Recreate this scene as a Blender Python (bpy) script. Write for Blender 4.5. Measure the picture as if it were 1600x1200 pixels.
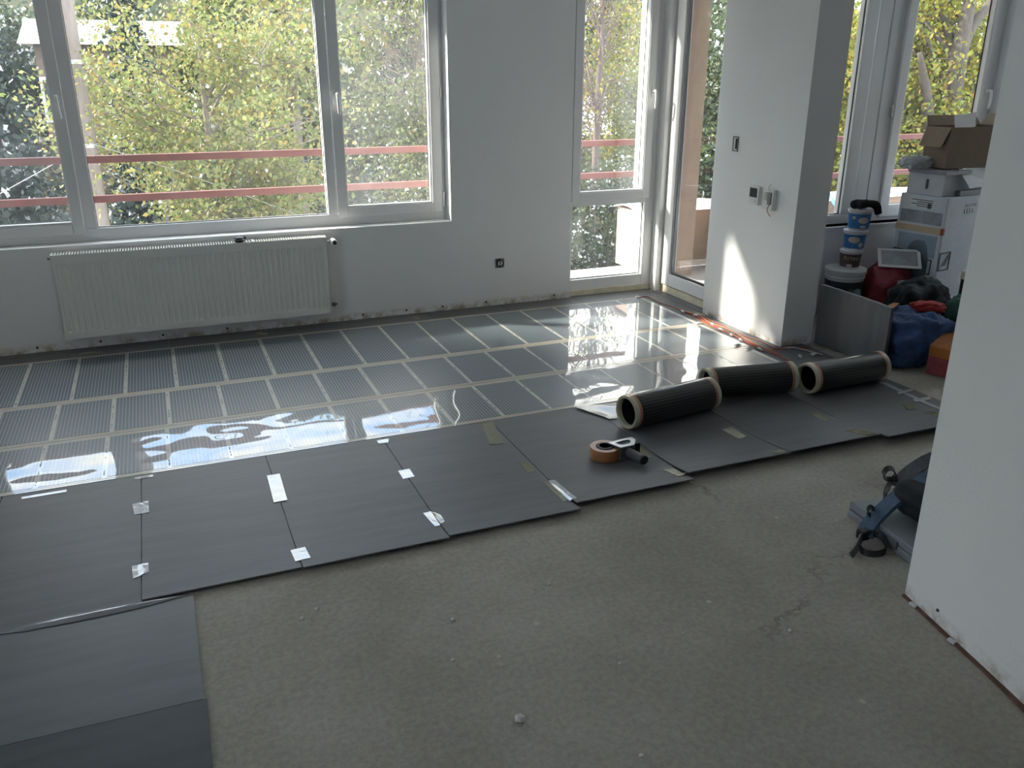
import bpy, bmesh, math, random
import numpy as np
from mathutils import Vector, Matrix, noise as mnoise

for o in list(bpy.data.objects):
    bpy.data.objects.remove(o)
SC = bpy.context.scene
COL = SC.collection
PI = math.pi

# ------------------------------------------------------------------ camera
cam_d = bpy.data.cameras.new('camera')
cam = bpy.data.objects.new('camera', cam_d)
COL.objects.link(cam)
SC.camera = cam
cam_d.sensor_width = 36.0
cam_d.sensor_fit = 'HORIZONTAL'
cam_d.lens = 1325.8 / 1600 * 36.0
cam_d.clip_end = 400
YAW, PITCH, ROLL = 0.390924, 0.352706, 0.00175
fw = Vector((math.sin(YAW) * math.cos(PITCH), math.cos(YAW) * math.cos(PITCH), -math.sin(PITCH)))
r0 = Vector((math.cos(YAW), -math.sin(YAW), 0))
u0 = r0.cross(fw)
rr = r0 * math.cos(ROLL) + u0 * math.sin(ROLL)
uu = -r0 * math.sin(ROLL) + u0 * math.cos(ROLL)
cam.matrix_world = Matrix(((rr.x, uu.x, -fw.x, 0), (rr.y, uu.y, -fw.y, 0), (rr.z, uu.z, -fw.z, 1.56), (0, 0, 0, 1)))

# ------------------------------------------------------------------ sky, sun, exposure
W = bpy.data.worlds.new('sky')
SC.world = W
W.use_nodes = True
wn = W.node_tree.nodes
wl = W.node_tree.links
wn.clear()
w_tc = wn.new('ShaderNodeTexCoord')
w_map = wn.new('ShaderNodeMapping')
w_map.inputs['Scale'].default_value = (1, 1, 2.2)
w_map.inputs['Location'].default_value = (1.7, 0.4, 0.9)
w_noise = wn.new('ShaderNodeTexNoise')
w_noise.inputs['Scale'].default_value = 2.6
w_noise.inputs['Detail'].default_value = 6
w_noise.inputs['Roughness'].default_value = 0.55
w_ramp = wn.new('ShaderNodeValToRGB')
w_ramp.color_ramp.elements[0].position = 0.435
w_ramp.color_ramp.elements[0].color = (0.41, 0.61, 0.94, 1)
w_ramp.color_ramp.elements[1].position = 0.515
w_ramp.color_ramp.elements[1].color = (1.0, 0.97, 0.92, 1)
w_bg = wn.new('ShaderNodeBackground')
w_bg.inputs['Strength'].default_value = 4.0
w_out = wn.new('ShaderNodeOutputWorld')
wl.new(w_tc.outputs['Generated'], w_map.inputs['Vector'])
wl.new(w_map.outputs[0], w_noise.inputs['Vector'])
wl.new(w_noise.outputs['Fac'], w_ramp.inputs['Fac'])
wl.new(w_ramp.outputs[0], w_bg.inputs['Color'])
wl.new(w_bg.outputs[0], w_out.inputs[0])

sun_d = bpy.data.lights.new('sun', 'SUN')
sun_d.energy = 13.0
sun_d.angle = math.radians(3.0)
sun_d.color = (1.0, 0.93, 0.82)
sun = bpy.data.objects.new('sun', sun_d)
COL.objects.link(sun)
SUN_EL = math.radians(33)
sd = Vector((0.848 * math.cos(SUN_EL), -0.53 * math.cos(SUN_EL), -math.sin(SUN_EL)))
sun.rotation_euler = sd.to_track_quat('-Z', 'Y').to_euler()
sun.location = (-12, 12, 14)

SC.view_settings.view_transform = 'Standard'
SC.view_settings.look = 'None'
SC.view_settings.gamma = 1.0
SC.view_settings.use_curve_mapping = False
SC.view_settings.exposure = 0.52

# ------------------------------------------------------------------ materials
def newmat(name):
    m = bpy.data.materials.new(name)
    m.use_nodes = True
    nt = m.node_tree
    return m, nt, nt.nodes['Principled BSDF']

def noise_node(nt, scale, detail=4, rough=.5, vec='pos', stretch=None):
    n = nt.nodes.new('ShaderNodeTexNoise')
    n.inputs['Scale'].default_value = scale
    n.inputs['Detail'].default_value = detail
    n.inputs['Roughness'].default_value = rough
    if vec == 'pos':
        g = nt.nodes.new('ShaderNodeNewGeometry').outputs['Position']
    else:
        g = nt.nodes.new('ShaderNodeTexCoord').outputs['Object']
    if stretch:
        mp = nt.nodes.new('ShaderNodeMapping')
        mp.inputs['Scale'].default_value = stretch
        nt.links.new(g, mp.inputs['Vector'])
        g = mp.outputs[0]
    nt.links.new(g, n.inputs['Vector'])
    return n

def ramp_node(nt, src, stops):
    r = nt.nodes.new('ShaderNodeValToRGB')
    el = r.color_ramp.elements
    while len(el) < len(stops):
        el.new(.5)
    for e, (p, c) in zip(el, stops):
        e.position = p
        e.color = (*c, 1) if len(c) == 3 else c
    nt.links.new(src, r.inputs['Fac'])
    return r

def add_bump(nt, bsdf, src, strength, dist):
    b = nt.nodes.new('ShaderNodeBump')
    b.inputs['Strength'].default_value = strength
    b.inputs['Distance'].default_value = dist
    nt.links.new(src, b.inputs['Height'])
    nt.links.new(b.outputs[0], bsdf.inputs['Normal'])
    return b

def mat(name, col, rough=.6, var=0.0, vscale=6, bump=0.0, bscale=40, metal=0.0, spec=.5, coat=0.0, stretch=None, vec='pos'):
    m, nt, b = newmat(name)
    b.inputs['Roughness'].default_value = rough
    b.inputs['Metallic'].default_value = metal
    b.inputs['Specular IOR Level'].default_value = spec
    b.inputs['Coat Weight'].default_value = coat
    b.inputs['Coat Roughness'].default_value = .05
    n = noise_node(nt, vscale, 5, .6, vec, stretch)
    lo = tuple(max(0, c * (1 - var)) for c in col)
    hi = tuple(min(1, c * (1 + var)) for c in col)
    r = ramp_node(nt, n.outputs['Fac'], [(.3, lo), (.7, hi)])
    nt.links.new(r.outputs[0], b.inputs['Base Color'])
    if bump:
        n2 = noise_node(nt, bscale, 4, .6, vec)
        add_bump(nt, b, n2.outputs['Fac'], 1.0, bump)
    return m

M = {}
# white painted plaster with brown scuffs of mortar along the floor line
def wall_mat(name, col):
    m, nt, b = newmat(name)
    b.inputs['Roughness'].default_value = .75
    n = noise_node(nt, 3, 5, .6)
    r = ramp_node(nt, n.outputs['Fac'], [(.3, tuple(c * .97 for c in col)), (.7, col)])
    g = nt.nodes.new('ShaderNodeNewGeometry')
    s = nt.nodes.new('ShaderNodeSeparateXYZ')
    nt.links.new(g.outputs['Position'], s.inputs[0])
    n2 = noise_node(nt, 14, 5, .65)
    mr = nt.nodes.new('ShaderNodeMapRange')
    mr.inputs['From Min'].default_value = .055
    mr.inputs['From Max'].default_value = .015
    nt.links.new(s.outputs['Z'], mr.inputs['Value'])
    r2 = ramp_node(nt, n2.outputs['Fac'], [(.42, (0, 0, 0)), (.62, (1, 1, 1))])
    mu = nt.nodes.new('ShaderNodeMath'); mu.operation = 'MULTIPLY'
    nt.links.new(mr.outputs[0], mu.inputs[0]); nt.links.new(r2.outputs[0], mu.inputs[1])
    mx = nt.nodes.new('ShaderNodeMix'); mx.data_type = 'RGBA'
    nt.links.new(mu.outputs[0], mx.inputs['Factor'])
    nt.links.new(r.outputs[0], mx.inputs['A'])
    mx.inputs['B'].default_value = (.42, .36, .26, 1)
    nt.links.new(mx.outputs['Result'], b.inputs['Base Color'])
    n3 = noise_node(nt, 90, 3, .6)
    add_bump(nt, b, n3.outputs['Fac'], .6, .0015)
    return m
M['wall'] = wall_mat('white_plaster', (.86, .86, .86))
M['ceil'] = mat('ceiling_paint', (.90, .90, .90), .8, .02)
M['pvc'] = mat('white_pvc', (.84, .84, .84), .32, .02, 4)
M['pvc_dirty'] = mat('dusty_cream_pvc', (.72, .66, .50), .55, .15, 9)
M['gasket'] = mat('black_gasket', (.02, .02, .022), .5)
M['chrome'] = mat('satin_metal', (.62, .62, .60), .35, .08, 20, metal=.8)

def glass_mat(name, haze, tint=(.97, .99, .98)):
    m, nt, b = newmat(name)
    nt.nodes.remove(b)
    out = nt.nodes['Material Output']
    tr = nt.nodes.new('ShaderNodeBsdfTransparent'); tr.inputs[0].default_value = (*tint, 1)
    gl = nt.nodes.new('ShaderNodeBsdfGlossy'); gl.inputs['Roughness'].default_value = .01
    lw = nt.nodes.new('ShaderNodeLayerWeight'); lw.inputs['Blend'].default_value = .5
    pw = nt.nodes.new('ShaderNodeMath'); pw.operation = 'POWER'; pw.inputs[1].default_value = 5
    nt.links.new(lw.outputs['Facing'], pw.inputs[0])
    fr = nt.nodes.new('ShaderNodeMath'); fr.operation = 'MULTIPLY_ADD'; fr.inputs[1].default_value = .9; fr.inputs[2].default_value = .035
    nt.links.new(pw.outputs[0], fr.inputs[0])
    m1 = nt.nodes.new('ShaderNodeMixShader')
    nt.links.new(fr.outputs[0], m1.inputs[0]); nt.links.new(tr.outputs[0], m1.inputs[1]); nt.links.new(gl.outputs[0], m1.inputs[2])
    tl = nt.nodes.new('ShaderNodeBsdfTranslucent'); tl.inputs[0].default_value = (.9, .93, .95, 1)
    n = noise_node(nt, 2.2, 5, .6)
    r = ramp_node(nt, n.outputs['Fac'], [(.35, (haze * .55,) * 3), (.7, (haze * 1.5,) * 3)])
    m2 = nt.nodes.new('ShaderNodeMixShader')
    nt.links.new(r.outputs[0], m2.inputs[0]); nt.links.new(m1.outputs[0], m2.inputs[1]); nt.links.new(tl.outputs[0], m2.inputs[2])
    nt.links.new(m2.outputs[0], out.inputs['Surface'])
    return m
M['glass'] = glass_mat('dusty_glass', .014)
M['glass_hazy'] = glass_mat('hazier_glass', .028)

# concrete screed
def concrete():
    m, nt, b = newmat('concrete_screed')
    b.inputs['Roughness'].default_value = .85
    n1 = noise_node(nt, 1.6, 6, .62)
    r1 = ramp_node(nt, n1.outputs['Fac'], [(.3, (.31, .290, .250)), (.7, (.45, .425, .375))])
    n2 = noise_node(nt, 55, 3, .7)
    r2 = ramp_node(nt, n2.outputs['Fac'], [(.35, (.86, .86, .86)), (.65, (1.08, 1.08, 1.07))])
    mx = nt.nodes.new('ShaderNodeMix'); mx.data_type = 'RGBA'; mx.blend_type = 'MULTIPLY'
    mx.inputs['Factor'].default_value = 1
    nt.links.new(r1.outputs[0], mx.inputs['A']); nt.links.new(r2.outputs[0], mx.inputs['B'])
    # paint flecks
    v = nt.nodes.new('ShaderNodeTexVoronoi'); v.inputs['Scale'].default_value = 9
    g = nt.nodes.new('ShaderNodeNewGeometry')
    nt.links.new(g.outputs['Position'], v.inputs['Vector'])
    sep = nt.nodes.new('ShaderNodeSeparateColor'); nt.links.new(v.outputs['Color'], sep.inputs[0])
    thr = nt.nodes.new('ShaderNodeMath'); thr.operation = 'MULTIPLY'; thr.inputs[1].default_value = .085
    nt.links.new(sep.outputs[0], thr.inputs[0])
    sel = nt.nodes.new('ShaderNodeMath'); sel.operation = 'LESS_THAN'
    nt.links.new(v.outputs['Distance'], sel.inputs[0]); nt.links.new(thr.outputs[0], sel.inputs[1])
    s2 = nt.nodes.new('ShaderNodeMath'); s2.operation = 'GREATER_THAN'; s2.inputs[1].default_value = .62
    nt.links.new(sep.outputs[1], s2.inputs[0])
    mu = nt.nodes.new('ShaderNodeMath'); mu.operation = 'MULTIPLY'
    nt.links.new(sel.outputs[0], mu.inputs[0]); nt.links.new(s2.outputs[0], mu.inputs[1])
    mu2 = nt.nodes.new('ShaderNodeMath'); mu2.operation = 'MULTIPLY'; mu2.inputs[1].default_value = .6
    nt.links.new(mu.outputs[0], mu2.inputs[0])
    mx2 = nt.nodes.new('ShaderNodeMix'); mx2.data_type = 'RGBA'
    nt.links.new(mu2.outputs[0], mx2.inputs['Factor']); nt.links.new(mx.outputs['Result'], mx2.inputs['A'])
    mx2.inputs['B'].default_value = (.62, .62, .58, 1)
    # hairline cracks: thin cell borders, kept only in patches
    nd = noise_node(nt, 2.5, 5, .7)
    add = nt.nodes.new('ShaderNodeMixRGB'); add.blend_type = 'ADD'; add.inputs[0].default_value = .45
    nt.links.new(g.outputs['Position'], add.inputs[1]); nt.links.new(nd.outputs['Color'], add.inputs[2])
    vc = nt.nodes.new('ShaderNodeTexVoronoi'); vc.feature = 'DISTANCE_TO_EDGE'; vc.inputs['Scale'].default_value = .85
    nt.links.new(add.outputs[0], vc.inputs['Vector'])
    cr = ramp_node(nt, vc.outputs['Distance'], [(.0, (1, 1, 1)), (.011, (0, 0, 0))])
    nm = noise_node(nt, 1.1, 2, .5)
    rm = ramp_node(nt, nm.outputs['Fac'], [(.47, (0, 0, 0)), (.53, (.45, .45, .45))])
    cm = nt.nodes.new('ShaderNodeMath'); cm.operation = 'MULTIPLY'
    nt.links.new(cr.outputs[0], cm.inputs[0]); nt.links.new(rm.outputs[0], cm.inputs[1])
    mx3 = nt.nodes.new('ShaderNodeMix'); mx3.data_type = 'RGBA'
    nt.links.new(cm.outputs[0], mx3.inputs['Factor']); nt.links.new(mx2.outputs['Result'], mx3.inputs['A'])
    mx3.inputs['B'].default_value = (.10, .095, .085, 1)
    nt.links.new(mx3.outputs['Result'], b.inputs['Base Color'])
    n4 = noise_node(nt, 22, 6, .7)
    n5 = nt.nodes.new('ShaderNodeMath'); n5.operation = 'SUBTRACT'
    nt.links.new(n4.outputs['Fac'], n5.inputs[0]); nt.links.new(cm.outputs[0], n5.inputs[1])
    add_bump(nt, b, n5.outputs[0], 1.0, .006)
    return m
M['concrete'] = concrete()

def underlay(name, base, rough=.42):
    m, nt, b = newmat(name)
    b.inputs['Roughness'].default_value = rough
    b.inputs['Specular IOR Level'].default_value = .35
    n = noise_node(nt, 4, 5, .6, stretch=(.6, 4.2, 1))
    r = ramp_node(nt, n.outputs['Fac'], [(.3, tuple(c * .88 for c in base)), (.7, tuple(c * 1.12 for c in base))])
    nt.links.new(r.outputs[0], b.inputs['Base Color'])
    n2 = noise_node(nt, 3, 3, .5, stretch=(.5, 4, 1))
    add_bump(nt, b, n2.outputs['Fac'], 1.0, .002)
    return m
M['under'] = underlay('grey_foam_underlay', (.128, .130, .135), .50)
M['under_gloss_dark'] = underlay('foam_underlay_gloss_dark', (.075, .080, .085), .5)  # darker tone from gloss and view angle, with sheet side, put into the colour
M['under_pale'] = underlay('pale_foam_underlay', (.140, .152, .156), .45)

# glossy heating foil: dark carbon stripes under clear plastic
def foil(name, stripes, wav, base=(.50, .49, .43)):
    m, nt, b = newmat(name)
    b.inputs['Roughness'].default_value = .38
    b.inputs['Coat Weight'].default_value = 1.0
    b.inputs['Coat Roughness'].default_value = .015
    b.inputs['Coat IOR'].default_value = 1.6
    g = nt.nodes.new('ShaderNodeNewGeometry')
    s = nt.nodes.new('ShaderNodeSeparateXYZ'); nt.links.new(g.outputs['Position'], s.inputs[0])
    if stripes:
        mu = nt.nodes.new('ShaderNodeMath'); mu.operation = 'MULTIPLY'; mu.inputs[1].default_value = 1 / .0155
        nt.links.new(s.outputs['X'], mu.inputs[0])
        fr = nt.nodes.new('ShaderNodeMath'); fr.operation = 'FRACT'; nt.links.new(mu.outputs[0], fr.inputs[0])
        r = ramp_node(nt, fr.outputs[0], [(.0, (.30, .31, .30)), (.16, (.30, .31, .30)), (.24, (.058, .090, .116)), (.92, (.058, .090, .116)), (1.0, (.30, .31, .30))])
        nt.links.new(r.outputs[0], b.inputs['Base Color'])
    else:
        b.inputs['Base Color'].default_value = (*base, 1)
    n = noise_node(nt, 2.2, 1, .4, stretch=(1, 1.6, 1))
    n2 = noise_node(nt, 7, 1, .4)
    ad = nt.nodes.new('ShaderNodeMath'); ad.operation = 'MULTIPLY_ADD'; ad.inputs[1].default_value = .10
    nt.links.new(n2.outputs['Fac'], ad.inputs[0]); nt.links.new(n.outputs['Fac'], ad.inputs[2])
    bp = nt.nodes.new('ShaderNodeBump'); bp.inputs['Strength'].default_value = 1.0; bp.inputs['Distance'].default_value = wav
    nt.links.new(ad.outputs[0], bp.inputs['Height'])
    nt.links.new(bp.outputs[0], b.inputs['Coat Normal'])
    return m
WAV = {1: .0012, 2: .0016, 3: .008}
for k in (1, 2, 3):
    M['foil%d' % k] = foil('clear_heating_foil_%d' % k, False, WAV[k])
    M['carbon%d' % k] = foil('carbon_stripe_foil_%d' % k, True, WAV[k])
M['busbar'] = mat('copper_under_plastic', (.46, .36, .25), .3, .05, coat=.6)
M['copper'] = mat('copper_foil', (.62, .30, .19), .3, .08, metal=.5, coat=.4)
M['ink'] = mat('dark_print', (.06, .065, .07), .5)
M['film_edge'] = mat('cream_film_edge', (.62, .61, .47), .35, .05, 30, coat=.3)
def roll_mat():
    m, nt, b = newmat('rolled_carbon_foil')
    b.inputs['Roughness'].default_value = .3
    b.inputs['Coat Weight'].default_value = .8
    b.inputs['Coat Roughness'].default_value = .08
    tc = nt.nodes.new('ShaderNodeTexCoord')
    s = nt.nodes.new('ShaderNodeSeparateXYZ'); nt.links.new(tc.outputs['Object'], s.inputs[0])
    at = nt.nodes.new('ShaderNodeMath'); at.operation = 'ARCTAN2'
    nt.links.new(s.outputs['Y'], at.inputs[0]); nt.links.new(s.outputs['Z'], at.inputs[1])
    mu = nt.nodes.new('ShaderNodeMath'); mu.operation = 'MULTIPLY'; mu.inputs[1].default_value = 34 / (2 * PI)
    nt.links.new(at.outputs[0], mu.inputs[0])
    fr = nt.nodes.new('ShaderNodeMath'); fr.operation = 'FRACT'; nt.links.new(mu.outputs[0], fr.inputs[0])
    r = ramp_node(nt, fr.outputs[0], [(.0, (.045, .045, .045)), (.2, (.045, .045, .045)), (.28, (.006, .006, .007)), (.95, (.006, .006, .007)), (1, (.045, .045, .045))])
    nt.links.new(r.outputs[0], b.inputs['Base Color'])
    return m
M['roll'] = roll_mat()

def tape_mat(name, col, alpha, rough=.12):
    m, nt, b = newmat(name)
    n = noise_node(nt, 40, 3, .6)
    r = ramp_node(nt, n.outputs['Fac'], [(.3, tuple(c * .85 for c in col)), (.7, col)])
    nt.links.new(r.outputs[0], b.inputs['Base Color'])
    b.inputs['Roughness'].default_value = rough
    b.inputs['Alpha'].default_value = alpha
    b.inputs['Coat Weight'].default_value = .6
    add_bump(nt, b, n.outputs['Fac'], .6, .002)
    return m
M['tape_white_and_sheen'] = tape_mat('white_tape_and_painted_sheen', (.60, .63, .66), 1.0)  # white tape, and clear tape whose sheen is painted into the colour
M['tape_olive'] = tape_mat('clear_olive_tape', (.27, .26, .175), 1.0, .2)
M['tape_clear'] = tape_mat('clear_shiny_film', (.26, .27, .29), 1.0, .05)
M['film_loose'] = mat('loose_clear_film', (.15, .155, .165), .3, .05, coat=.45)
M['black'] = mat('black_plastic', (.012, .012, .013), .45)
M['black_cloth'] = mat('black_fabric', (.010, .013, .017), .85, .3, 60)
M['strap_blue'] = mat('blue_grey_strap', (.06, .105, .17), .7, .2, 60)
M['strap_grey'] = mat('grey_strap', (.12, .125, .14), .7, .2, 60)
M['case'] = mat('grey_plastic_case', (.22, .24, .26), .4, .06)
M['brown_tape'] = mat('brown_packing_tape', (.40, .17, .06), .4, .1, 30, coat=.1)
M['grey_plastic'] = mat('grey_plastic', (.10, .105, .11), .35, .05)
M['silver'] = mat('silver_metal', (.26, .265, .275), .30, .05, metal=.85)
M['cable_red'] = mat('red_cable', (.30, .05, .035), .45, .1, 30)
M['cable_orange'] = mat('orange_cable', (.55, .20, .06), .5, .1, 30)
M['cable_white'] = mat('white_cable', (.55, .54, .50), .5)
M['brown_strip'] = mat('brown_paper_tape', (.26, .14, .08), .6, .2, 30)
M['rad'] = mat('radiator_enamel', (.80, .80, .75), .3, .02)
M['rad_dark'] = mat('radiator_inside', (.10, .10, .095), .6)
M['cardboard'] = mat('brown_cardboard', (.27, .21, .15), .8, .08, 20)
M['white_card'] = mat('white_carton', (.56, .57, .60), .7, .08, 12)
M['foam'] = mat('white_polystyrene', (.60, .64, .68), .75, .06, 10, bump=.003, bscale=60)
M['foam_blue'] = mat('bluish_wrapping', (.30, .38, .46), .35, .15, 5)
M['beige_tape'] = mat('beige_band_tape', (.55, .42, .28), .5, .08)
M['wrap_dark'] = mat('dark_object_in_wrap', (.10, .14, .17), .4, .1)
M['paper'] = mat('white_paper', (.68, .68, .68), .7, .04)
M['grey_card'] = mat('grey_printed_card', (.30, .31, .34), .6, .2, 14)
M['red_bag'] = mat('dark_red_plastic', (.24, .028, .045), .4, .25, 18, bump=.01, bscale=22)
M['dark_bag'] = mat('dark_plastic_bag', (.03, .026, .034), .5, .3, 18, bump=.01, bscale=22)
M['blue_cloth'] = mat('blue_work_cloth', (.055, .105, .24), .8, .35, 7, bump=.008, bscale=25)
M['orange_card'] = mat('orange_cardboard', (.42, .15, .035), .6, .12, 10)
M['red_cloth'] = mat('red_fabric', (.40, .035, .03), .7, .2, 12)
M['green_cloth'] = mat('dark_green_plastic', (.018, .10, .065), .5, .2, 12)
M['olive_strap'] = mat('olive_strap', (.09, .10, .07), .7)
M['pail_white'] = mat('white_pail_plastic', (.66, .68, .70), .4, .03)
M['pail_blue'] = mat('blue_pail_label', (.035, .17, .42), .45, .15, 40)
M['pail_brown'] = mat('brown_pail_label', (.075, .05, .045), .5, .2, 40)
M['pail_dark'] = mat('dark_pail_label', (.02, .025, .03), .5, .3, 30)
M['label_cream'] = mat('cream_label_print', (.58, .54, .50), .5, .1, 30)
M['label_green'] = mat('green_label_print', (.08, .16, .05), .5, .2, 30)
M['label_blue'] = mat('pale_blue_label_print', (.30, .42, .52), .5, .1, 30)
M['fleece'] = mat('black_fleece', (.008, .009, .010), .95, .3, 90, bump=.006, bscale=120)
M['rail'] = mat('red_oxide_paint', (.20, .058, .046), .55, .15, 12)
M['render'] = mat('peach_render', (.42, .30, .24), .85, .06, 10, bump=.004, bscale=60)
M['snow'] = mat('snow', (.90, .91, .94), .8, .02)
M['screed_out'] = mat('balcony_concrete', (.40, .38, .35), .85, .1)
M['pole'] = mat('weathered_wood_pole', (.24, .20, .175), .85, .18, 6, stretch=(8, 8, .6))
M['wire'] = mat('pale_wire', (.35, .35, .33), .5)
M['blue_plastic'] = mat('pale_blue_plastic', (.25, .52, .75), .4, .1)
M['thermo'] = mat('white_device_plastic', (.76, .77, .75), .35, .02)
M['screen'] = mat('dark_device_screen', (.03, .045, .04), .2)
M['box_metal'] = mat('dull_grey_insert', (.22, .22, .22), .45, .1, metal=.4)
M['chip'] = mat('white_plaster_chip', (.66, .65, .62), .9, .1, 30)
M['joint'] = mat('brown_floor_joint', (.14, .075, .055), .9, .35, 18)
M['bark'] = mat('grey_bark', (.075, .062, .05), .9, .3, 8, stretch=(5, 5, 1))
M['bark_pale'] = mat('pale_bark', (.22, .19, .165), .9, .25, 10)
M['twig'] = mat('reddish_twigs', (.13, .095, .085), .9, .2, 10)
M['brick'] = mat('red_brick_wall', (.33, .15, .10), .85, .2, 30)
M['house_wall'] = mat('brown_house_wall', (.20, .14, .11), .85, .2, 4)
M['house_pink'] = mat('faded_red_wall', (.34, .22, .20), .85, .1, 4)
M['house_glass'] = mat('far_window_glass', (.05, .06, .07), .2)
M['ground'] = mat('far_ground', (.10, .11, .06), .95, .5, .3)

def leaf_mat(name, stops, trans=.45):
    m, nt, b = newmat(name)
    g = nt.nodes.new('ShaderNodeNewGeometry')
    stops = [(p, tuple(v * .50 for v in c) if c[2] < .5 else c) for p, c in stops]
    r = ramp_node(nt, g.outputs['Random Per Island'], stops)
    nt.links.new(r.outputs[0], b.inputs['Base Color'])
    b.inputs['Roughness'].default_value = .55
    tl = nt.nodes.new('ShaderNodeBsdfTranslucent')
    nt.links.new(r.outputs[0], tl.inputs[0])
    mx = nt.nodes.new('ShaderNodeMixShader'); mx.inputs[0].default_value = trans
    nt.links.new(b.outputs[0], mx.inputs[1]); nt.links.new(tl.outputs[0], mx.inputs[2])
    nt.links.new(mx.outputs[0], nt.nodes['Material Output'].inputs['Surface'])
    return m
M['leaf_yellow'] = leaf_mat('yellow_green_leaves', [(0, (.28, .36, .10)), (.35, (.42, .48, .16)), (.7, (.56, .55, .19)), (.97, (.60, .42, .12)), (.99, (.60, .42, .12)), (1, (.8, .8, .8))])
M['leaf_gold'] = leaf_mat('golden_green_leaves', [(0, (.26, .33, .05)), (.5, (.44, .46, .08)), (.85, (.56, .44, .06)), (1, (.50, .28, .05))])
M['leaf_green'] = leaf_mat('dull_green_leaves', [(0, (.16, .22, .06)), (.5, (.28, .33, .10)), (.86, (.40, .40, .14)), (.965, (.42, .30, .10)), (.975, (.85, .87, .9)), (1, (.85, .87, .9))])
M['leaf_dark'] = leaf_mat('dark_green_leaves', [(0, (.05, .085, .045)), (.6, (.10, .15, .07)), (.9, (.17, .20, .09)), (.94, (.9, .92, .95)), (1, (.9, .92, .95))], .25)
M['leaf_conifer'] = leaf_mat('conifer_needles', [(0, (.035, .06, .05)), (.6, (.07, .11, .085)), (.93, (.10, .14, .10)), (.96, (.9, .92, .95)), (1, (.9, .92, .95))], .15)
M['leaf_brown'] = leaf_mat('brown_leaves', [(0, (.17, .13, .08)), (.5, (.26, .22, .12)), (.85, (.33, .30, .15)), (1, (.4, .26, .14))], .35)

# ------------------------------------------------------------------ mesh helpers
def T(o, label, cat, group=None, kind=None):
    o['label'] = label
    o['category'] = cat
    if group: o['group'] = group
    if kind: o['kind'] = kind
    return o

def link(name, me, m, parent=None, smooth=False):
    o = bpy.data.objects.new(name, me)
    if m is not None:
        if isinstance(m, (list, tuple)):
            for q in m: me.materials.append(q)
        else:
            me.materials.append(m)
    COL.objects.link(o)
    if parent is not None: o.parent = parent
    if smooth:
        for p in me.polygons: p.use_smooth = True
    return o

def obj(name, bm, m, parent=None, smooth=False):
    me = bpy.data.meshes.new(name)
    bmesh.ops.recalc_face_normals(bm, faces=bm.faces)
    bm.to_mesh(me); bm.free()
    return link(name, me, m, parent, smooth)

def empty(name, loc=(0, 0, 0), rz=0):
    o = bpy.data.objects.new(name, None)
    o.empty_display_size = .05
    COL.objects.link(o)
    o.location = loc; o.rotation_euler = (0, 0, rz)
    return o

def bx(bm, x0, x1, y0, y1, z0, z1, bevel=0, mx=None):
    r = bmesh.ops.create_cube(bm, size=1)
    vs = r['verts']
    for v in vs:
        v.co = Vector((x0 + (v.co.x + .5) * (x1 - x0), y0 + (v.co.y + .5) * (y1 - y0), z0 + (v.co.z + .5) * (z1 - z0)))
        if mx is not None: v.co = mx @ v.co
    if bevel:
        es = list({e for v in vs for e in v.link_edges})
        bmesh.ops.bevel(bm, geom=es, offset=bevel, segments=2, affect='EDGES', profile=.6)

def box(name, x0, x1, y0, y1, z0, z1, m, parent=None, bevel=0, mx=None):
    bm = bmesh.new(); bx(bm, x0, x1, y0, y1, z0, z1, bevel, mx)
    return obj(name, bm, m, parent)

def boxes(name, lst, m, parent=None, bevel=0):
    bm = bmesh.new()
    for b in lst: bx(bm, *b, bevel)
    return obj(name, bm, m, parent)

def tube_into(V, Fc, pts, rads, n=6, cap=True):
    pts = [Vector(p) for p in pts]
    base = len(V)
    up = Vector((0, 0, 1))
    prev = None
    for i, p in enumerate(pts):
        d = (pts[min(i + 1, len(pts) - 1)] - pts[max(i - 1, 0)])
        if d.length < 1e-9: d = Vector((0, 0, 1))
        d.normalize()
        if prev is None:
            a = d.cross(up if abs(d.z) < .9 else Vector((1, 0, 0)))
        else:
            a = prev - d * prev.dot(d)
        a.normalize(); prev = a
        b = d.cross(a)
        r = rads[i] if isinstance(rads, (list, tuple)) else rads
        for k in range(n):
            t = 2 * PI * k / n
            V.append(tuple(p + (a * math.cos(t) + b * math.sin(t)) * r))
    for i in range(len(pts) - 1):
        for k in range(n):
            k2 = (k + 1) % n
            Fc.append((base + i * n + k, base + i * n + k2, base + (i + 1) * n + k2, base + (i + 1) * n + k))
    if cap:
        Fc.append(tuple(base + k for k in range(n))[::-1])
        Fc.append(tuple(base + (len(pts) - 1) * n + k for k in range(n)))

def pydata(name, V, Fc, m, parent=None, smooth=False):
    me = bpy.data.meshes.new(name)
    me.from_pydata(V, [], Fc); me.update()
    return link(name, me, m, parent, smooth)

def smooth_path(pts, n=6):
    P = [Vector(p) for p in pts]
    P = [P[0] * 2 - P[1]] + P + [P[-1] * 2 - P[-2]]
    out = []
    for i in range(1, len(P) - 2):
        for k in range(n):
            t = k / n
            a, b, c, d = P[i - 1], P[i], P[i + 1], P[i + 2]
            out.append(.5 * ((2 * b) + (c - a) * t + (2 * a - 5 * b + 4 * c - d) * t * t + (3 * b - a - 3 * c + d) * t ** 3))
    out.append(P[-2])
    return out

def tube(name, pts, r, m, parent=None, n=8, sm=6):
    V, Fc = [], []
    p = smooth_path(pts, sm) if sm else pts
    tube_into(V, Fc, p, r, n)
    return pydata(name, V, Fc, m, parent, True)

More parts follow.
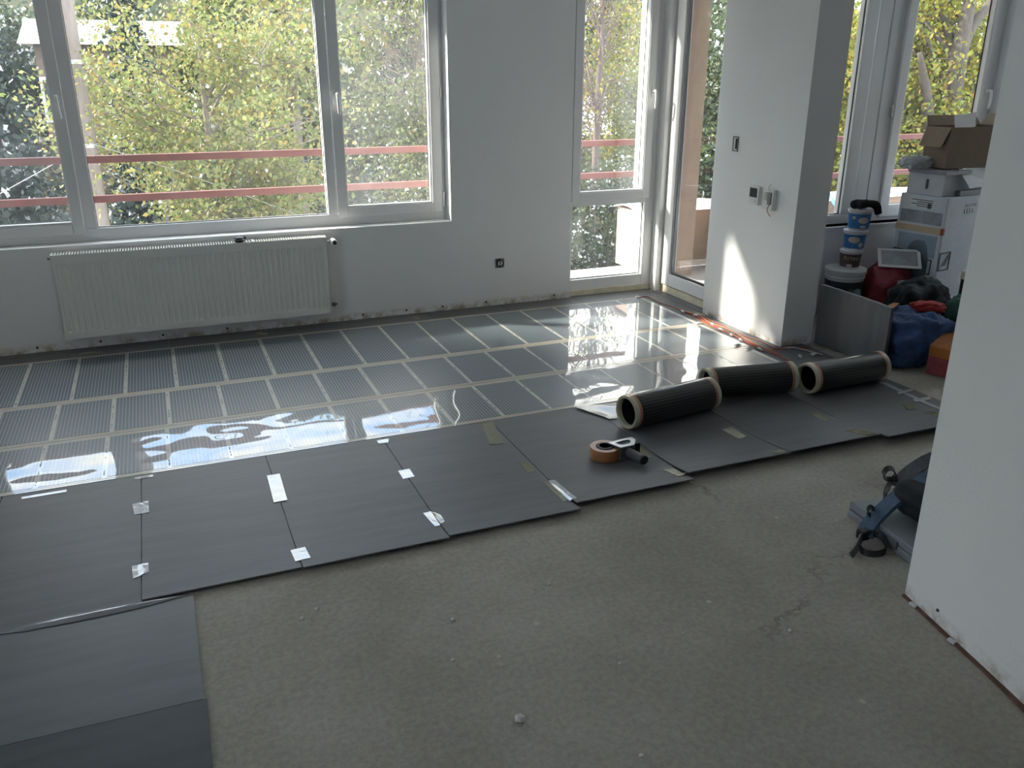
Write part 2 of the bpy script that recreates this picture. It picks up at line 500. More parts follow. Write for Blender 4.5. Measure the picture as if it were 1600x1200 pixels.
def ribbon(name, pts, width, thick, m, parent=None, side=None, sm=8):
    """flat strap swept along a path; side = width direction"""
    p = smooth_path(pts, sm)
    V, Fc = [], []
    for i, q in enumerate(p):
        d = (p[min(i + 1, len(p) - 1)] - p[max(i - 1, 0)]).normalized()
        s = Vector(side) if side else d.cross(Vector((0, 0, 1)))
        s = (s - d * s.dot(d)).normalized()
        n_ = d.cross(s)
        for a, b in ((-1, -1), (1, -1), (1, 1), (-1, 1)):
            V.append(tuple(q + s * a * width / 2 + n_ * b * thick / 2))
    for i in range(len(p) - 1):
        for k in range(4):
            k2 = (k + 1) % 4
            Fc.append((i * 4 + k, i * 4 + k2, i * 4 + 4 + k2, i * 4 + 4 + k))
    Fc.append((3, 2, 1, 0)); e = (len(p) - 1) * 4; Fc.append((e, e + 1, e + 2, e + 3))
    return pydata(name, V, Fc, m, parent)

def lathe(name, prof, m, parent=None, n=28, loc=(0, 0, 0), axis='Z', smooth=True, cap=True):
    cap = cap and tuple(prof[0]) != tuple(prof[-1])
    V, Fc = [], []
    for r, z in prof:
        for k in range(n):
            t = 2 * PI * k / n
            c = (r * math.cos(t), r * math.sin(t), z)
            if axis == 'X': c = (c[2], c[0], c[1])
            if axis == 'Y': c = (c[0], c[2], c[1])
            V.append((c[0] + loc[0], c[1] + loc[1], c[2] + loc[2]))
    for i in range(len(prof) - 1):
        for k in range(n):
            k2 = (k + 1) % n
            Fc.append((i * n + k, i * n + k2, i * n + n + k2, i * n + n + k))
    if cap and prof[0][0] > 1e-6: Fc.append(tuple(range(n))[::-1])
    if cap and prof[-1][0] > 1e-6: Fc.append(tuple((len(prof) - 1) * n + k for k in range(n)))
    o = pydata(name, V, Fc, m, parent, smooth)
    bm = bmesh.new(); bm.from_mesh(o.data)
    bmesh.ops.remove_doubles(bm, verts=bm.verts, dist=1e-6)
    bmesh.ops.recalc_face_normals(bm, faces=bm.faces)
    bm.to_mesh(o.data); bm.free()
    if smooth:
        for p in o.data.polygons: p.use_smooth = True
        o.data.set_sharp_from_angle(angle=math.radians(35))
    return o

def crumple(name, size, m, parent=None, loc=(0, 0, 0), rz=0, amp=.12, fs=3.0, seed=0, boxy=.5, sub=4, flat=True):
    """soft bag / cloth heap: a rounded block with folds"""
    bm = bmesh.new()
    bmesh.ops.create_icosphere(bm, subdivisions=sub, radius=1)
    R = Matrix.Rotation(rz, 4, 'Z')
    for v in bm.verts:
        d = v.co.normalized()
        k = 1 / max(abs(d.x), abs(d.y), abs(d.z))
        p = d * (1 - boxy) + d * k * boxy
        nz = mnoise.noise(Vector(d) * fs + Vector((seed * 7.3, seed, 0)))
        nz += .6 * (abs(mnoise.noise(Vector(d) * fs * 2.3 + Vector((0, seed * 3.1, 4)))) - .25)
        p *= 1 + amp * nz
        q = Vector((p.x * size[0] / 2, p.y * size[1] / 2, (p.z + 1) * size[2] / 2))
        if flat and q.z < .004: q.z = .004
        v.co = R @ q + Vector(loc)
    return obj(name, bm, m, parent, True)

def poly_slab(name, pts, z, th, m, parent=None):
    n = len(pts)
    V = [(x, y, z) for x, y in pts] + [(x, y, z + th) for x, y in pts]
    Fc = [tuple(range(n))[::-1], tuple(range(n, 2 * n))] + [(i, (i + 1) % n, n + (i + 1) % n, n + i) for i in range(n)]
    o = pydata(name, V, Fc, m, parent)
    return o

def struct(o, label, cat):
    return T(o, label, cat, kind='structure')

# ================================================================== ROOM SHELL
CEIL = 2.75
fl_pts = [(-3.2, -2.6), (7.0, -2.6), (7.0, 4.62), (3.60, 4.62), (3.60, 5.80), (-3.2, 5.80)]
fl = poly_slab('floor', fl_pts, -.20, .20, M['concrete'])
struct(fl, 'bare grey concrete screed floor with paint flecks and hairline cracks', 'floor')
ce = poly_slab('ceiling', [(-3.2, -2.6), (7.0, -2.6), (7.0, 4.62), (3.60, 4.62), (3.60, 5.80), (-3.2, 5.80)], CEIL, .2, M['ceil'])
struct(ce, 'plain white ceiling above the unfinished room', 'ceiling')
wb = boxes('wall_back', [(-3.2, -1.2, 5.46, 5.80, 0, CEIL), (-1.2, 1.806, 5.46, 5.80, 0, .615), (-1.2, 1.806, 5.46, 5.80, 2.15, CEIL),
                         (1.806, 2.70, 5.46, 5.80, 0, CEIL), (2.70, 3.40, 5.46, 5.80, 2.30, CEIL)], M['wall'])
struct(wb, 'white plastered window wall above the radiator', 'wall')
for x in (-.77, -.43, -.08, .30, 1.17, 1.47, 1.73, 2.05, 2.58):
    lathe('anchor_plug', [(0, -.003), (.0075, -.003), (.0075, .002), (.004, .002), (.004, .0), (0, .0)], M['ink'], wb, 10, (x, 5.46, .032), 'Y', False)
struct(boxes('wall_left', [(-3.4, -3.2, -2.6, .8, 0, CEIL), (-3.4, -3.2, 1.9, 5.80, 0, CEIL), (-3.4, -3.2, .8, 1.9, 2.45, CEIL)], M['wall']), 'white plastered wall with added glazed doors at the left end of the room', 'wall')
gd = empty('added_door_left'); struct(gd, 'white glazed doors added unseen in the left wall to brighten the room', 'door')  # glazed opening added out of view to bring daylight into the room
boxes('frame', [(-3.32, -3.25, .8 + .55 * i - .035 * (i > 0), .8 + .55 * i + .035 * (i < 2), .03, 2.45) for i in range(3)], M['pvc'], gd, .003)
for i in range(2): box('pane', -3.30, -3.288, .835 + .55 * i, 1.315 + .55 * i, .03, 2.44, M['glass'], gd)
wing = box('sun_blocker_wing', -9.5, -3.42, 3.3, 5.78, -6, 9, M['render']); struct(wing, 'peach rendered block added out of view at the left to stop the sun', 'added sun blocker')  # unseen block added to keep direct sun off the left glazing
struct(box('wall_rear', -3.4, 7.0, -2.8, -2.6, 0, CEIL, M['wall']), 'white plastered wall behind the viewpoint', 'wall')
struct(boxes('wall_far', [(7.0, 7.2, -2.8, 3.25, 0, CEIL), (7.0, 7.2, 4.35, 4.62, 0, CEIL), (7.0, 7.2, 3.25, 4.35, 0, .3), (7.0, 7.2, 3.25, 4.35, 2.4, CEIL)], M['wall']), 'white plastered end wall of the storage corner', 'wall')
w4 = empty('added_window_end'); struct(w4, 'white window added unseen in the end wall to light the storage corner', 'window')  # unseen opening added to brighten the storage corner
boxes('frame', [(7.06, 7.13, 3.25, 3.31, .3, 2.4), (7.06, 7.13, 4.29, 4.35, .3, 2.4)], M['pvc'], w4, .003)
for a in (3.31,): box('pane', 7.09, 7.102, a, a + .98, .3, 2.4, M['glass'], w4)
struct(box('wall_column', 3.36, 3.59, 3.90, 4.72, 0, CEIL, M['wall'], bevel=0), 'white pillar with thermostats beside the balcony door', 'pillar')
wa = boxes('wall_alcove', [(3.59, 3.75, 4.40, 4.62, 0, CEIL), (3.75, 5.46, 4.40, 4.62, 0, .60), (3.75, 5.46, 4.40, 4.62, 2.25, CEIL), (5.46, 7.0, 4.40, 4.62, 0, CEIL)], M['wall'])
struct(wa, 'white wall under the window behind the paint buckets', 'wall')
# free-standing partition end in the right foreground, not quite square to the room
V = [(2.03, 1.65), (1.925, 1.147), (1.13, -2.6), (1.35, -2.6), (2.25, 1.60)]
wr = poly_slab('wall_right', V, 0, CEIL, M['wall'])
struct(wr, 'plain white partition wall end in the right foreground', 'wall')
def along(t):
    a = Vector((2.03, 1.65)); b = Vector((1.13, -2.6))
    return a + (b - a) * t
pj = []
rnd = random.Random(4)
for i in range(25):
    c = along(i / 24 * .5)
    pj.append((c.x - .009 - rnd.random() * .008, c.y))
for i in range(24, -1, -1):
    c = along(i / 24 * .5)
    pj.append((c.x + .004, c.y))
tj = poly_slab('trim_1', pj, 0, .007, M['joint'])
struct(tj, 'brown crumbling joint along the foot of the foreground partition', 'floor joint')
for t in (.035, .16):
    c = along(t)
    lathe('anchor_plug', [(0, -.003), (.005, -.003), (.005, .002), (0, .002)], M['ink'], wr, 8, (c.x, c.y, .05), 'X', False)
for t in (.013, .055, .13):
    c = along(t)
    box('plastic_spacer', c.x - .018, c.x - .004, c.y - .012, c.y + .012, .003, .011, M['paper'], tj, .002)

# corner post and header by the balcony door
struct(box('trim_2', 3.395, 3.50, 5.40, 5.80, 0, CEIL, M['pvc'], bevel=.004), 'white corner post between narrow window and balcony door', 'post')
struct(box('trim_3', 3.42, 3.60, 4.72, 5.40, 2.30, CEIL, M['wall']), 'white lintel above the balcony door', 'lintel')

# ------------------------------------------------------------------ windows
def handle(parent, x, y, z, face='Y', L=.115):
    root = box('handle', -.014, .014, -.006, 0, -.035, .035, M['pvc'], parent, .004)
    V, Fc = [], []
    pth = smooth_path([(0, -.004, 0), (0, -.038, .004), (.001, -.046, -.022), (.003, -.044, -L * .6), (.006, -.036, -L)], 5)
    tube_into(V, Fc, pth, [.0085] * (len(pth) - 1) + [.006], 8)
    pydata('lever', V, Fc, M['pvc'], root, True)
    root.location = (x, y, z)
    if face == 'X': root.rotation_euler = (0, 0, -PI / 2)
    return root

def ring(name, x0, x1, z0, z1, w, y0, y1, m, parent, wt=None, bevel=.003):
    """rectangular frame in the XZ plane"""
    wt = wt or w
    return boxes(name, [(x0, x0 + w, y0, y1, z0, z1), (x1 - w, x1, y0, y1, z0, z1),
                        (x0 + w, x1 - w, y0, y1, z0, z0 + w), (x0 + w, x1 - w, y0, y1, z1 - wt, z1)], m, parent, bevel)

def pane(x0, x1, z0, z1, y, parent, m='glass'):
    g = box('pane', x0, x1, y, y + .012, z0, z1, M[m], parent)
    ring('gasket', x0 - .003, x1 + .003, z0 - .003, z1 + .003, .006, y - .010, y - .001, M['gasket'], parent, bevel=0)
    return g

# window 1: wide three-part window over the radiator
w1 = empty('window_1', (.3, 5.57, .615))
struct(w1, 'wide three part white window with trees behind, above the radiator', 'window')
w1.location = (0, 0, 0)
Y0 = 5.575
boxes('frame', [(-1.20, -1.12, Y0, Y0 + .07, .615, 2.15), (1.726, 1.806, Y0, Y0 + .07, .615, 2.15), (-1.12, 1.726, Y0, Y0 + .07, .615, .688),
                (-1.12, 1.726, Y0, Y0 + .07, 2.08, 2.15)], M['pvc'], w1, .003)
for a, b in ((-.420, -.351), (1.011, 1.072)):
    box('mullion', a, b, Y0 - .001, Y0 + .07, .689, 2.079, M['pvc'], w1, .003)
pane(-.351, 1.011, .690, 2.078, Y0 + .03, w1)
s3 = ring('sash', 1.072, 1.779, .667, 2.11, .064, Y0 - .022, Y0 - .002, M['pvc'], w1, bevel=.005)
s3b = ring('glazing_bead', 1.128, 1.712, .728, 2.05, .012, Y0 - .016, Y0 + .028, M['pvc'], s3)
pane(1.139, 1.701, .739, 2.04, Y0 + .03, w1, 'glass_hazy')
handle(s3, 1.105, Y0 - .022, 1.425)
s1 = ring('sash', -1.16, -.418, .660, 2.11, .062, Y0 - .022, Y0 - .002, M['pvc'], w1, bevel=.005)
ring('glazing_bead', -1.104, -.472, .722, 2.05, .012, Y0 - .016, Y0 + .028, M['pvc'], s1)
pane(-1.094, -.482, .733, 2.04, Y0 + .03, w1, 'glass_hazy')
handle(s1, -.447, Y0 - .022, 1.425)
box('hinge', 1.780, 1.796, Y0 - .024, Y0 - .002, .70, .80, M['pvc'], w1, .003)
box('hinge', 1.780, 1.792, Y0 - .020, Y0 - .002, 1.40, 1.46, M['chrome'], w1, .002)

# window 2: tall narrow window down to the floor
w2 = empty('window_2')
struct(w2, 'tall narrow white window reaching the floor beside the pillar', 'window')
Y2 = 5.485
boxes('frame', [(2.70, 2.722, Y2, Y2 + .08, .04, 2.30), (3.318, 3.395, Y2, Y2 + .08, .04, 2.30), (2.722, 3.318, Y2, Y2 + .08, .04, .122),
                (2.722, 3.318, Y2, Y2 + .08, .656, .71), (2.722, 3.318, Y2, Y2 + .08, 2.24, 2.30)], M['pvc'], w2, .003)
box('sill_board', 2.70, 3.395, Y2 - .012, Y2 + .08, 0, .045, M['pvc_dirty'], w2, .003)
pane(2.722, 3.318, .124, .655, Y2 + .04, w2)
s2 = ring('sash', 2.708, 3.342, .690, 2.285, .062, Y2 - .02, Y2 - .001, M['pvc'], w2, bevel=.005)
ring('glazing_bead', 2.764, 3.286, .748, 2.228, .012, Y2 - .014, Y2 + .038, M['pvc'], s2)
pane(2.775, 3.275, .760, 2.218, Y2 + .04, w2, 'glass_hazy')
handle(s2, 3.322, Y2 - .02, 1.43)

# balcony door in the plane X = 3.46
d1 = empty('door_1')
struct(d1, 'white glazed balcony door between corner post and pillar', 'door')
boxes('frame', [(3.455, 3.53, 5.345, 5.398, .055, 2.30), (3.455, 3.53, 4.725, 4.775, .055, 2.30), (3.455, 3.53, 4.775, 5.345, 2.24, 2.30), (3.455, 3.53, 4.775, 5.345, .055, .09)], M['pvc'], d1, .003)
box('threshold', 3.445, 3.60, 4.722, 5.398, 0, .054, M['pvc_dirty'], d1, .003)
leaf = boxes('door_leaf', [(3.435, 3.454, 5.285, 5.385, .062, 2.28), (3.435, 3.454, 4.735, 4.835, .062, 2.28), (3.435, 3.454, 4.835, 5.285, 2.18, 2.28), (3.435, 3.454, 4.835, 5.285, .062, .150)], M['pvc'], d1, .004)
box('pane', 3.470, 3.482, 4.835, 5.285, .150, 2.18, M['glass'], d1)
boxes('gasket', [(3.454, 3.469, 5.274, 5.285, .150, 2.18), (3.454, 3.469, 4.835, 4.846, .150, 2.18), (3.454, 3.469, 4.846, 5.274, .150, .160)], M['gasket'], d1)
boxes('glazing_bead', [(3.450, 3.470, 5.262, 5.273, .161, 2.17), (3.450, 3.470, 4.847, 5.262, .161, .171)], M['silver'], d1)

# window 3 in the storage corner
w3 = empty('window_3')
struct(w3, 'white two part window behind the bucket stack and boxes', 'window')
Y3 = 4.49
boxes('frame', [(3.75, 3.83, Y3, Y3 + .07, .60, 2.25), (5.38, 5.46, Y3, Y3 + .07, .60, 2.25), (3.83, 5.38, Y3, Y3 + .07, .60, .66), (3.83, 5.38, Y3, Y3 + .07, 2.17, 2.25)], M['pvc'], w3, .003)
for a, b, c in ((4.245, 4.345, 0), (4.347, 4.455, .004), (4.457, 4.60, 0)): box('mullion', a, b, Y3 - .001 + c, Y3 + .07, .661, 2.169, M['pvc'], w3, .006)
pane(3.83, 4.245, .662, 2.168, Y3 + .03, w3)
s4 = ring('sash', 4.565, 5.40, .625, 2.21, .075, Y3 - .022, Y3 - .002, M['pvc'], w3, bevel=.005)
ring('glazing_bead', 4.633, 5.332, .693, 2.142, .012, Y3 - .016, Y3 + .028, M['pvc'], s4)
pane(4.644, 5.320, .704, 2.132, Y3 + .03, w3)
handle(s4, 5.365, Y3 - .022, 1.44)
box('hinge', 4.548, 4.563, Y3 - .018, Y3 - .002, 1.28, 1.36, M['chrome'], w3, .002)
st = box('sill_board', 3.75, 5.46, 4.385, Y3, .585, .60, M['pvc'], w3, .002)

# ================================================================== OUTSIDE: balcony
bal = poly_slab('balcony_floor', [(-3.2, 5.80), (3.60, 5.80), (3.60, 4.62), (9.5, 4.62), (9.5, 6.57), (-3.2, 6.30)], -.30, .26, M['screed_out'])
struct(bal, 'concrete balcony slab outside the windows', 'balcony floor')
sn = poly_slab('snow_layer', [(2.2, 5.82), (3.69, 5.82), (3.69, 6.15), (2.2, 6.15)], -.04, .02, M['snow'])
T(sn, 'thin snow lying on the ledge outside the narrow window', 'snow', kind='stuff')
pa = boxes('balcony_parapet', [(3.70, 9.5, 6.20, 6.57, -.04, .46)], M['render'], None, .01)
struct(pa, 'low peach rendered balcony parapet capped with snow', 'parapet')
bm = bmesh.new()
bmesh.ops.create_grid(bm, x_segments=60, y_segments=6, size=1)
for v in bm.verts:
    x = 3.66 + (v.co.x + 1) / 2 * 5.8; y = 6.385 + v.co.y * .215
    e = 1 - abs(v.co.y) ** 4
    v.co = Vector((x, y, .455 + .055 * e * (.7 + .5 * mnoise.noise(Vector((x * 3, y * 3, 0))))))
sc = obj('snow_cap', bm, M['snow'], pa, True)
def pillar(x0, x1, y0, y1, label):
    return struct(box('facade_pillar', x0, x1, y0, y1, -.04, CEIL, M['render'], bevel=.008), label, 'pillar')
pillar(3.70, 4.06, 5.90, 6.195, 'peach rendered pillar outside between narrow window and balcony door')
pillar(4.41, 4.66, 6.00, 6.195, 'slim peach rendered pillar seen through the balcony door')
struct(poly_slab('added_shade_slab', [(3.62, 4.64), (9.5, 4.64), (9.5, 6.57), (3.62, 6.57)], CEIL, .18, M['screed_out']), 'concrete slab added overhead to shade the facade pillars', 'added shade slab')  # overhang added out of view so the pillar faces fall into shade
def railing(x0, x1, y, posts, label, zt=(1.05, .80)):
    r = empty('balcony_railing', (x0, y, 0))
    T(r, label, 'railing')
    for z in zt:
        box('rail', 0, x1 - x0, -.02, .02, z - .045, z, M['rail'], r, .003)
    for p in posts:
        box('post', p - x0 - .02, p - x0 + .02, -.018 + .04, .018 + .04, -.04, zt[0] - .004, M['rail'], r, .003)
    return r
railing(-3.2, 3.695, 6.20, (-2.4,), 'red oxide balcony railing of two rails outside the wide window')
r2 = railing(4.72, 9.4, 6.20, (6.08, 8.3), 'red oxide railing with slim posts outside the storage corner window', (1.02, .70))
for p in r2.children:
    if p.name.startswith('post'): p.location.y = -.06
# pale blue plastic strips drooping over the parapet outside window 3
for i, pts in enumerate(([(5.55, 6.15, .62), (5.72, 6.12, .40), (5.80, 6.10, .12)], [(5.98, 6.15, .60), (5.86, 6.12, .36), (5.80, 6.10, .10)], [(5.45, 6.16, .42), (5.56, 6.12, .30), (5.60, 6.08, .05)])):
    rb = ribbon('plastic_strip', pts, .07, .004, M['blue_plastic'], None, (0, 1, .3))
    T(rb, ['pale blue plastic strip slanting right below the storage corner window', 'pale blue plastic strip slanting left below the storage corner window', 'short pale blue plastic strip low at the pillar side of the window'][i], 'plastic strip', 'blue plastic strips on the balcony')

# ------------------------------------------------------------------ utility pole and wires
pol = empty('utility_pole', (-.57, 9.5, -6))
T(pol, 'weathered wooden utility pole behind the wide window mullion', 'pole')
lathe('shaft', [(.10, 0), (.095, 4), (.085, 8), (.078, 13)], M['pole'], pol, 14)
lathe('clamp', [(.09, 6.86), (.096, 6.86), (.096, 6.90), (.09, 6.90)], M['chrome'], pol, 14)
lathe('clamp', [(.09, 7.62), (.096, 7.62), (.096, 7.66), (.09, 7.66)], M['chrome'], pol, 14)
T(tube('wire', [(-.57, 9.40, .88), (-2.2, 9.4, .05), (-5.5, 9.4, -1.6)], .004, M['wire'], None, 5), 'pale wire running down to the left from the pole', 'wire')
T(tube('wire', [(-.57, 9.40, .92), (.6, 9.4, .45), (3.5, 9.4, -.85)], .004, M['wire'], None, 5), 'pale wire running down to the right across the trees', 'wire')

# ------------------------------------------------------------------ far ground and houses
gm = poly_slab('garden_ground', [(-80, 6.6), (110, 6.6), (110, 140), (-80, 140)], -6.6, .6, M['ground'])
struct(gm, 'dull green ground far below the windows', 'ground')
bm = bmesh.new()
bmesh.ops.create_grid(bm, x_segments=90, y_segments=40, size=1)
for v in bm.verts:
    x = v.co.x * 105 + 25; y = 72 + v.co.y * 36
    s = min(1, max(0, (y - 38) / 32))
    k = min(1, max(0, (x / max(y, 1) - .45) / .30))
    v.co = Vector((x, y, -6 + s * s * (3 - 2 * s) * (22 - 9 * k) + 1.6 * mnoise.noise(Vector((x * .16, y * .16, 0)))))
def hill_mat():
    m, nt, b = newmat('distant_wood')
    b.inputs['Roughness'].default_value = .95
    n = noise_node(nt, .9, 8, .75)
    r = ramp_node(nt, n.outputs['Fac'], [(.30, (.035, .05, .03)), (.45, (.10, .12, .05)), (.58, (.20, .20, .09)), (.72, (.22, .17, .12))])
    nt.links.new(r.outputs[0], b.inputs['Base Color'])
    add_bump(nt, b, n.outputs['Fac'], 1.0, 2.0)
    return m
struct(obj('hillside', bm, hill_mat(), None, True), 'wooded hillside far beyond the trees', 'hill')

def house(name, x0, x1, y0, y1, ze, zr, wallm, roofm, label, wins=()):
    h = empty(name, ((x0 + x1) / 2, y0, -6)); T(h, label, 'house')
    w = (x1 - x0) / 2; d = y1 - y0
    wl_ = box('wall', -w, w, 0, d, 0, ze + 6, wallm, h)
    bm = bmesh.new()
    ov = .35
    vs = [bm.verts.new(p) for p in ((-w - ov, -ov, ze + 5.95), (w + ov, -ov, ze + 5.95), (w + ov, d / 2, zr + 6), (-w - ov, d / 2, zr + 6), (-w - ov, d + ov, ze + 5.95), (w + ov, d + ov, ze + 5.95))]
    bm.faces.new((vs[0], vs[1], vs[2], vs[3])); bm.faces.new((vs[3], vs[2], vs[5], vs[4]))
    bm.faces.new((vs[0], vs[3], vs[4])); bm.faces.new((vs[1], vs[5], vs[2])); bm.faces.new((vs[0], vs[4], vs[5], vs[1]))
    obj('roof', bm, roofm, h)
    for (a, b, c, e) in wins:
        f = box('window', a - (x0 + x1) / 2, b - (x0 + x1) / 2, -.06, .02, c + 6, e + 6, M['pvc'], h)
        box('pane', a - (x0 + x1) / 2 + .08, b - (x0 + x1) / 2 - .08, -.08, -.06, c + 6.08, e + 5.92, M['house_glass'], f)
    return h
house('house', -2.6, 1.0, 28, 33, 2.30, 3.0, M['house_wall'], M['snow'], 'brown house with snow covered roof left beyond the yellow tree', [(-2.6, -1.6, .2, 1.4)])
house('house', -7.5, -3.05, 19.5, 24, -.9, .2, M['house_pink'], M['house_wall'], 'low faded red house behind the left window sash', [(-3.95, -3.45, -2.0, -1.4)])
house('house', 10.6, 13.35, 21, 26, .05, .9, M['brick'], M['snow'], 'small brick house behind the railing of the narrow window', [(11.4, 12.0, -1.3, -.5)])

# ------------------------------------------------------------------ trees
def leaf_mesh(name, pts, size, rng, m, parent, droop=.3, kind='stuff'):
    N = len(pts)
    pts = np.asarray(pts, dtype=np.float64)
    u = rng.normal(size=(N, 3)); u[:, 2] -= droop
    u /= np.linalg.norm(u, axis=1)[:, None]
    w = rng.normal(size=(N, 3))
    v = np.cross(u, w); v /= np.linalg.norm(v, axis=1)[:, None]
    s = size * rng.uniform(.6, 1.35, N)[:, None]
    co = np.stack([pts - u * s * .5, pts + v * s * .32, pts + u * s * .5, pts - v * s * .32], axis=1).reshape(-1, 3)
    me = bpy.data.meshes.new(name)
    me.vertices.add(N * 4); me.vertices.foreach_set('co', co.astype(np.float32).ravel())
    me.loops.add(N * 4); me.loops.foreach_set('vertex_index', np.arange(N * 4, dtype=np.int32))
    me.polygons.add(N); me.polygons.foreach_set('loop_start', np.arange(0, N * 4, 4, dtype=np.int32))
    me.polygons.foreach_set('loop_total', np.full(N, 4, dtype=np.int32))
    me.update(calc_edges=True)
    o = link(name, me, m, parent)
    o['kind'] = kind
    return o

def broad_tree(name, label, base, crown, radii, nleaf, lsize, lm, bmx, seed, r0=.12, nb=26, ns=6, spread=.16, group=None, trunk_pts=None, fork=None):
    """trunk, branches (one mesh) and foliage; crown centre is relative to base"""
    rng = np.random.default_rng(seed)
    t = empty(name, base); T(t, label, 'tree', group)
    c = np.array(crown, float); rad = np.array(radii, float)
    V, Fc = [], []
    top = c + np.array([0, 0, rad[2] * .55])
    tp = trunk_pts or [(0, 0, 0), (c[0] * .35, c[1] * .35, c[2] * .5), (c[0] * .8, c[1] * .8, c[2] - rad[2] * .4), tuple(c), tuple(top)]
    sp = smooth_path(tp, 6)
    tube_into(V, Fc, sp, [r0 * (1 - .85 * i / (len(sp) - 1)) for i in range(len(sp))], 9)
    pydata('trunk', V, Fc, bmx, t, True)
    if fork:
        V, Fc = [], []
        fk = smooth_path(fork, 5)
        tube_into(V, Fc, fk, [r0 * .34 * (1 - .5 * i / (len(fk) - 1)) for i in range(len(fk))], 9)
        pydata('fork', V, Fc, bmx, t, True)
    V, Fc = [], []
    tips = []
    zs = [p.z for p in sp]
    for k in range(nb):
        d = rng.normal(size=3); d /= np.linalg.norm(d)
        e = c + d * rad * rng.uniform(.55, 1.0)
        zt = min(max(e[2] - rng.uniform(.3, 1.0) * rad[2] * .6, tp[0][2] + c[2] * .35), zs[-1])
        i = min(range(len(zs)), key=lambda q: abs(zs[q] - zt))
        a = np.array(sp[i])
        m_ = a * .5 + e * .5 + rng.normal(size=3) * rad * .08 + np.array([0, 0, .05 * rad[2]])
        br = [Vector(q) for q in smooth_path([tuple(a), tuple(m_), tuple(e)], 4)]
        rb = r0 * rng.uniform(.12, .26)
        tube_into(V, Fc, br, [rb * (1 - .8 * j / (len(br) - 1)) for j in range(len(br))], 5, False)
        for q in range(ns):
            f = rng.uniform(.3, 1.0)
            s0 = np.array(br[int(f * (len(br) - 1))])
            dv = rng.normal(size=3); dv[2] += .15
            dv /= np.linalg.norm(dv)
            L = rad.mean() * rng.uniform(.18, .5)
            s1 = s0 + dv * L
            tube_into(V, Fc, [tuple(s0), tuple((s0 + s1) / 2 + rng.normal(size=3) * .03), tuple(s1)], [rb * .35, rb * .22, rb * .1], 4, False)
            tips.append((s0, s1))
    pydata('branches', V, Fc, bmx, t, True)['kind'] = 'stuff'
    if nleaf:
        ti = rng.integers(0, len(tips), nleaf)
        A = np.array([x[0] for x in tips])[ti]; B = np.array([x[1] for x in tips])[ti]
        f = rng.beta(2.2, 1.1, nleaf)[:, None]
        P = A + (B - A) * f + rng.normal(size=(nleaf, 3)) * spread
        leaf_mesh('foliage', P, lsize, rng, lm, t)
    return t

def conifer(name, label, base, h, rb, nleaf, lsize, seed, group=None, skirt=.12):
    rng = np.random.default_rng(seed)
    t = empty(name, base); T(t, label, 'tree', group)
    V, Fc = [], []
    tube_into(V, Fc, [(0, 0, 0), (0, 0, h * .5), (0, 0, h)], [.16, .10, .01], 8)
    pydata('trunk', V, Fc, M['bark'], t, True)
    f = 1 - np.sqrt(rng.uniform(0, 1, nleaf)); z = h * (skirt + (1 - skirt) * f)
    R = rb * (1 - (z / h - skirt) / (1 - skirt)) + .05
    layer = (z * 2.0) % 1
    R = R * (1 - .45 * layer)
    ang = rng.uniform(0, 2 * PI, nleaf)
    lobe = .75 + .25 * np.cos(ang * 7 + np.floor(z * 2.0) * 2.1)
    rr_ = R * lobe * np.sqrt(rng.uniform(.25, 1, nleaf))
    P = np.stack([rr_ * np.cos(ang), rr_ * np.sin(ang), z - rr_ * .25 + rng.normal(size=nleaf) * .05], axis=1)
    leaf_mesh('foliage', P, lsize, rng, M['leaf_conifer'], t, .6)
    return t

G = -6.0
# near trees
broad_tree('maple_tree', 'large yellow green tree filling the middle of the wide window', (1.15, 10.6, G), (-.55, -.6, 6.9), (1.75, 1.2, 1.75), 23000, .054, M['leaf_yellow'], M['bark_pale'], 3, .10, 30, 7, .13)
broad_tree('maple_tree', 'yellow green tree low behind the railing of the wide window', (.3, 9.6, G), (.4, .1, 5.0), (2.2, 1.0, 1.0), 18000, .058, M['leaf_yellow'], M['bark'], 5, .10, 26, 6, .13)
broad_tree('leafy_tree', 'dull green tree behind the right sash of the wide window', (3.4, 11.0, G), (-.2, 0, 6.6), (1.35, 1.1, 1.9), 18700, .052, M['leaf_green'], M['bark'], 8, .10, 28, 7, .13)
broad_tree('bare_tree', 'bare reddish tree at the top of the right sash', (4.0, 14.0, G), (.2, 0, 8.6), (1.5, 1.1, 2.2), 900, .08, M['leaf_brown'], M['twig'], 12, .10, 46, 12, .10)
broad_tree('pale_trunk_tree', 'slim tree with pale upright trunk left of the window mullion', (1.75, 11.6, G), (.05, 0, 8.0), (.9, .8, 1.6), 2200, .08, M['leaf_yellow'], M['bark_pale'], 15, .085, 18, 6, .12)
broad_tree('snowy_shrub', 'green shrub dusted with snow behind the low narrow pane', (5.45, 9.9, G), (0, 0, 5.2), (1.1, 1.0, 1.3), 20400, .052, M['leaf_dark'], M['bark'], 21, .07, 26, 8, .12)
broad_tree('snowy_shrub', 'green leafy tree with snow behind the upper narrow pane', (7.2, 12.2, G), (0, 0, 6.6), (1.3, 1.0, 1.6), 15300, .052, M['leaf_green'], M['bark'], 23, .09, 26, 8, .13)
broad_tree('bare_tree', 'grey twiggy bare tree behind the upper narrow pane', (5.9, 11.3, G), (.1, 0, 8.0), (.9, .9, 1.6), 700, .06, M['leaf_gold'], M['twig'], 27, .08, 40, 12, .10)
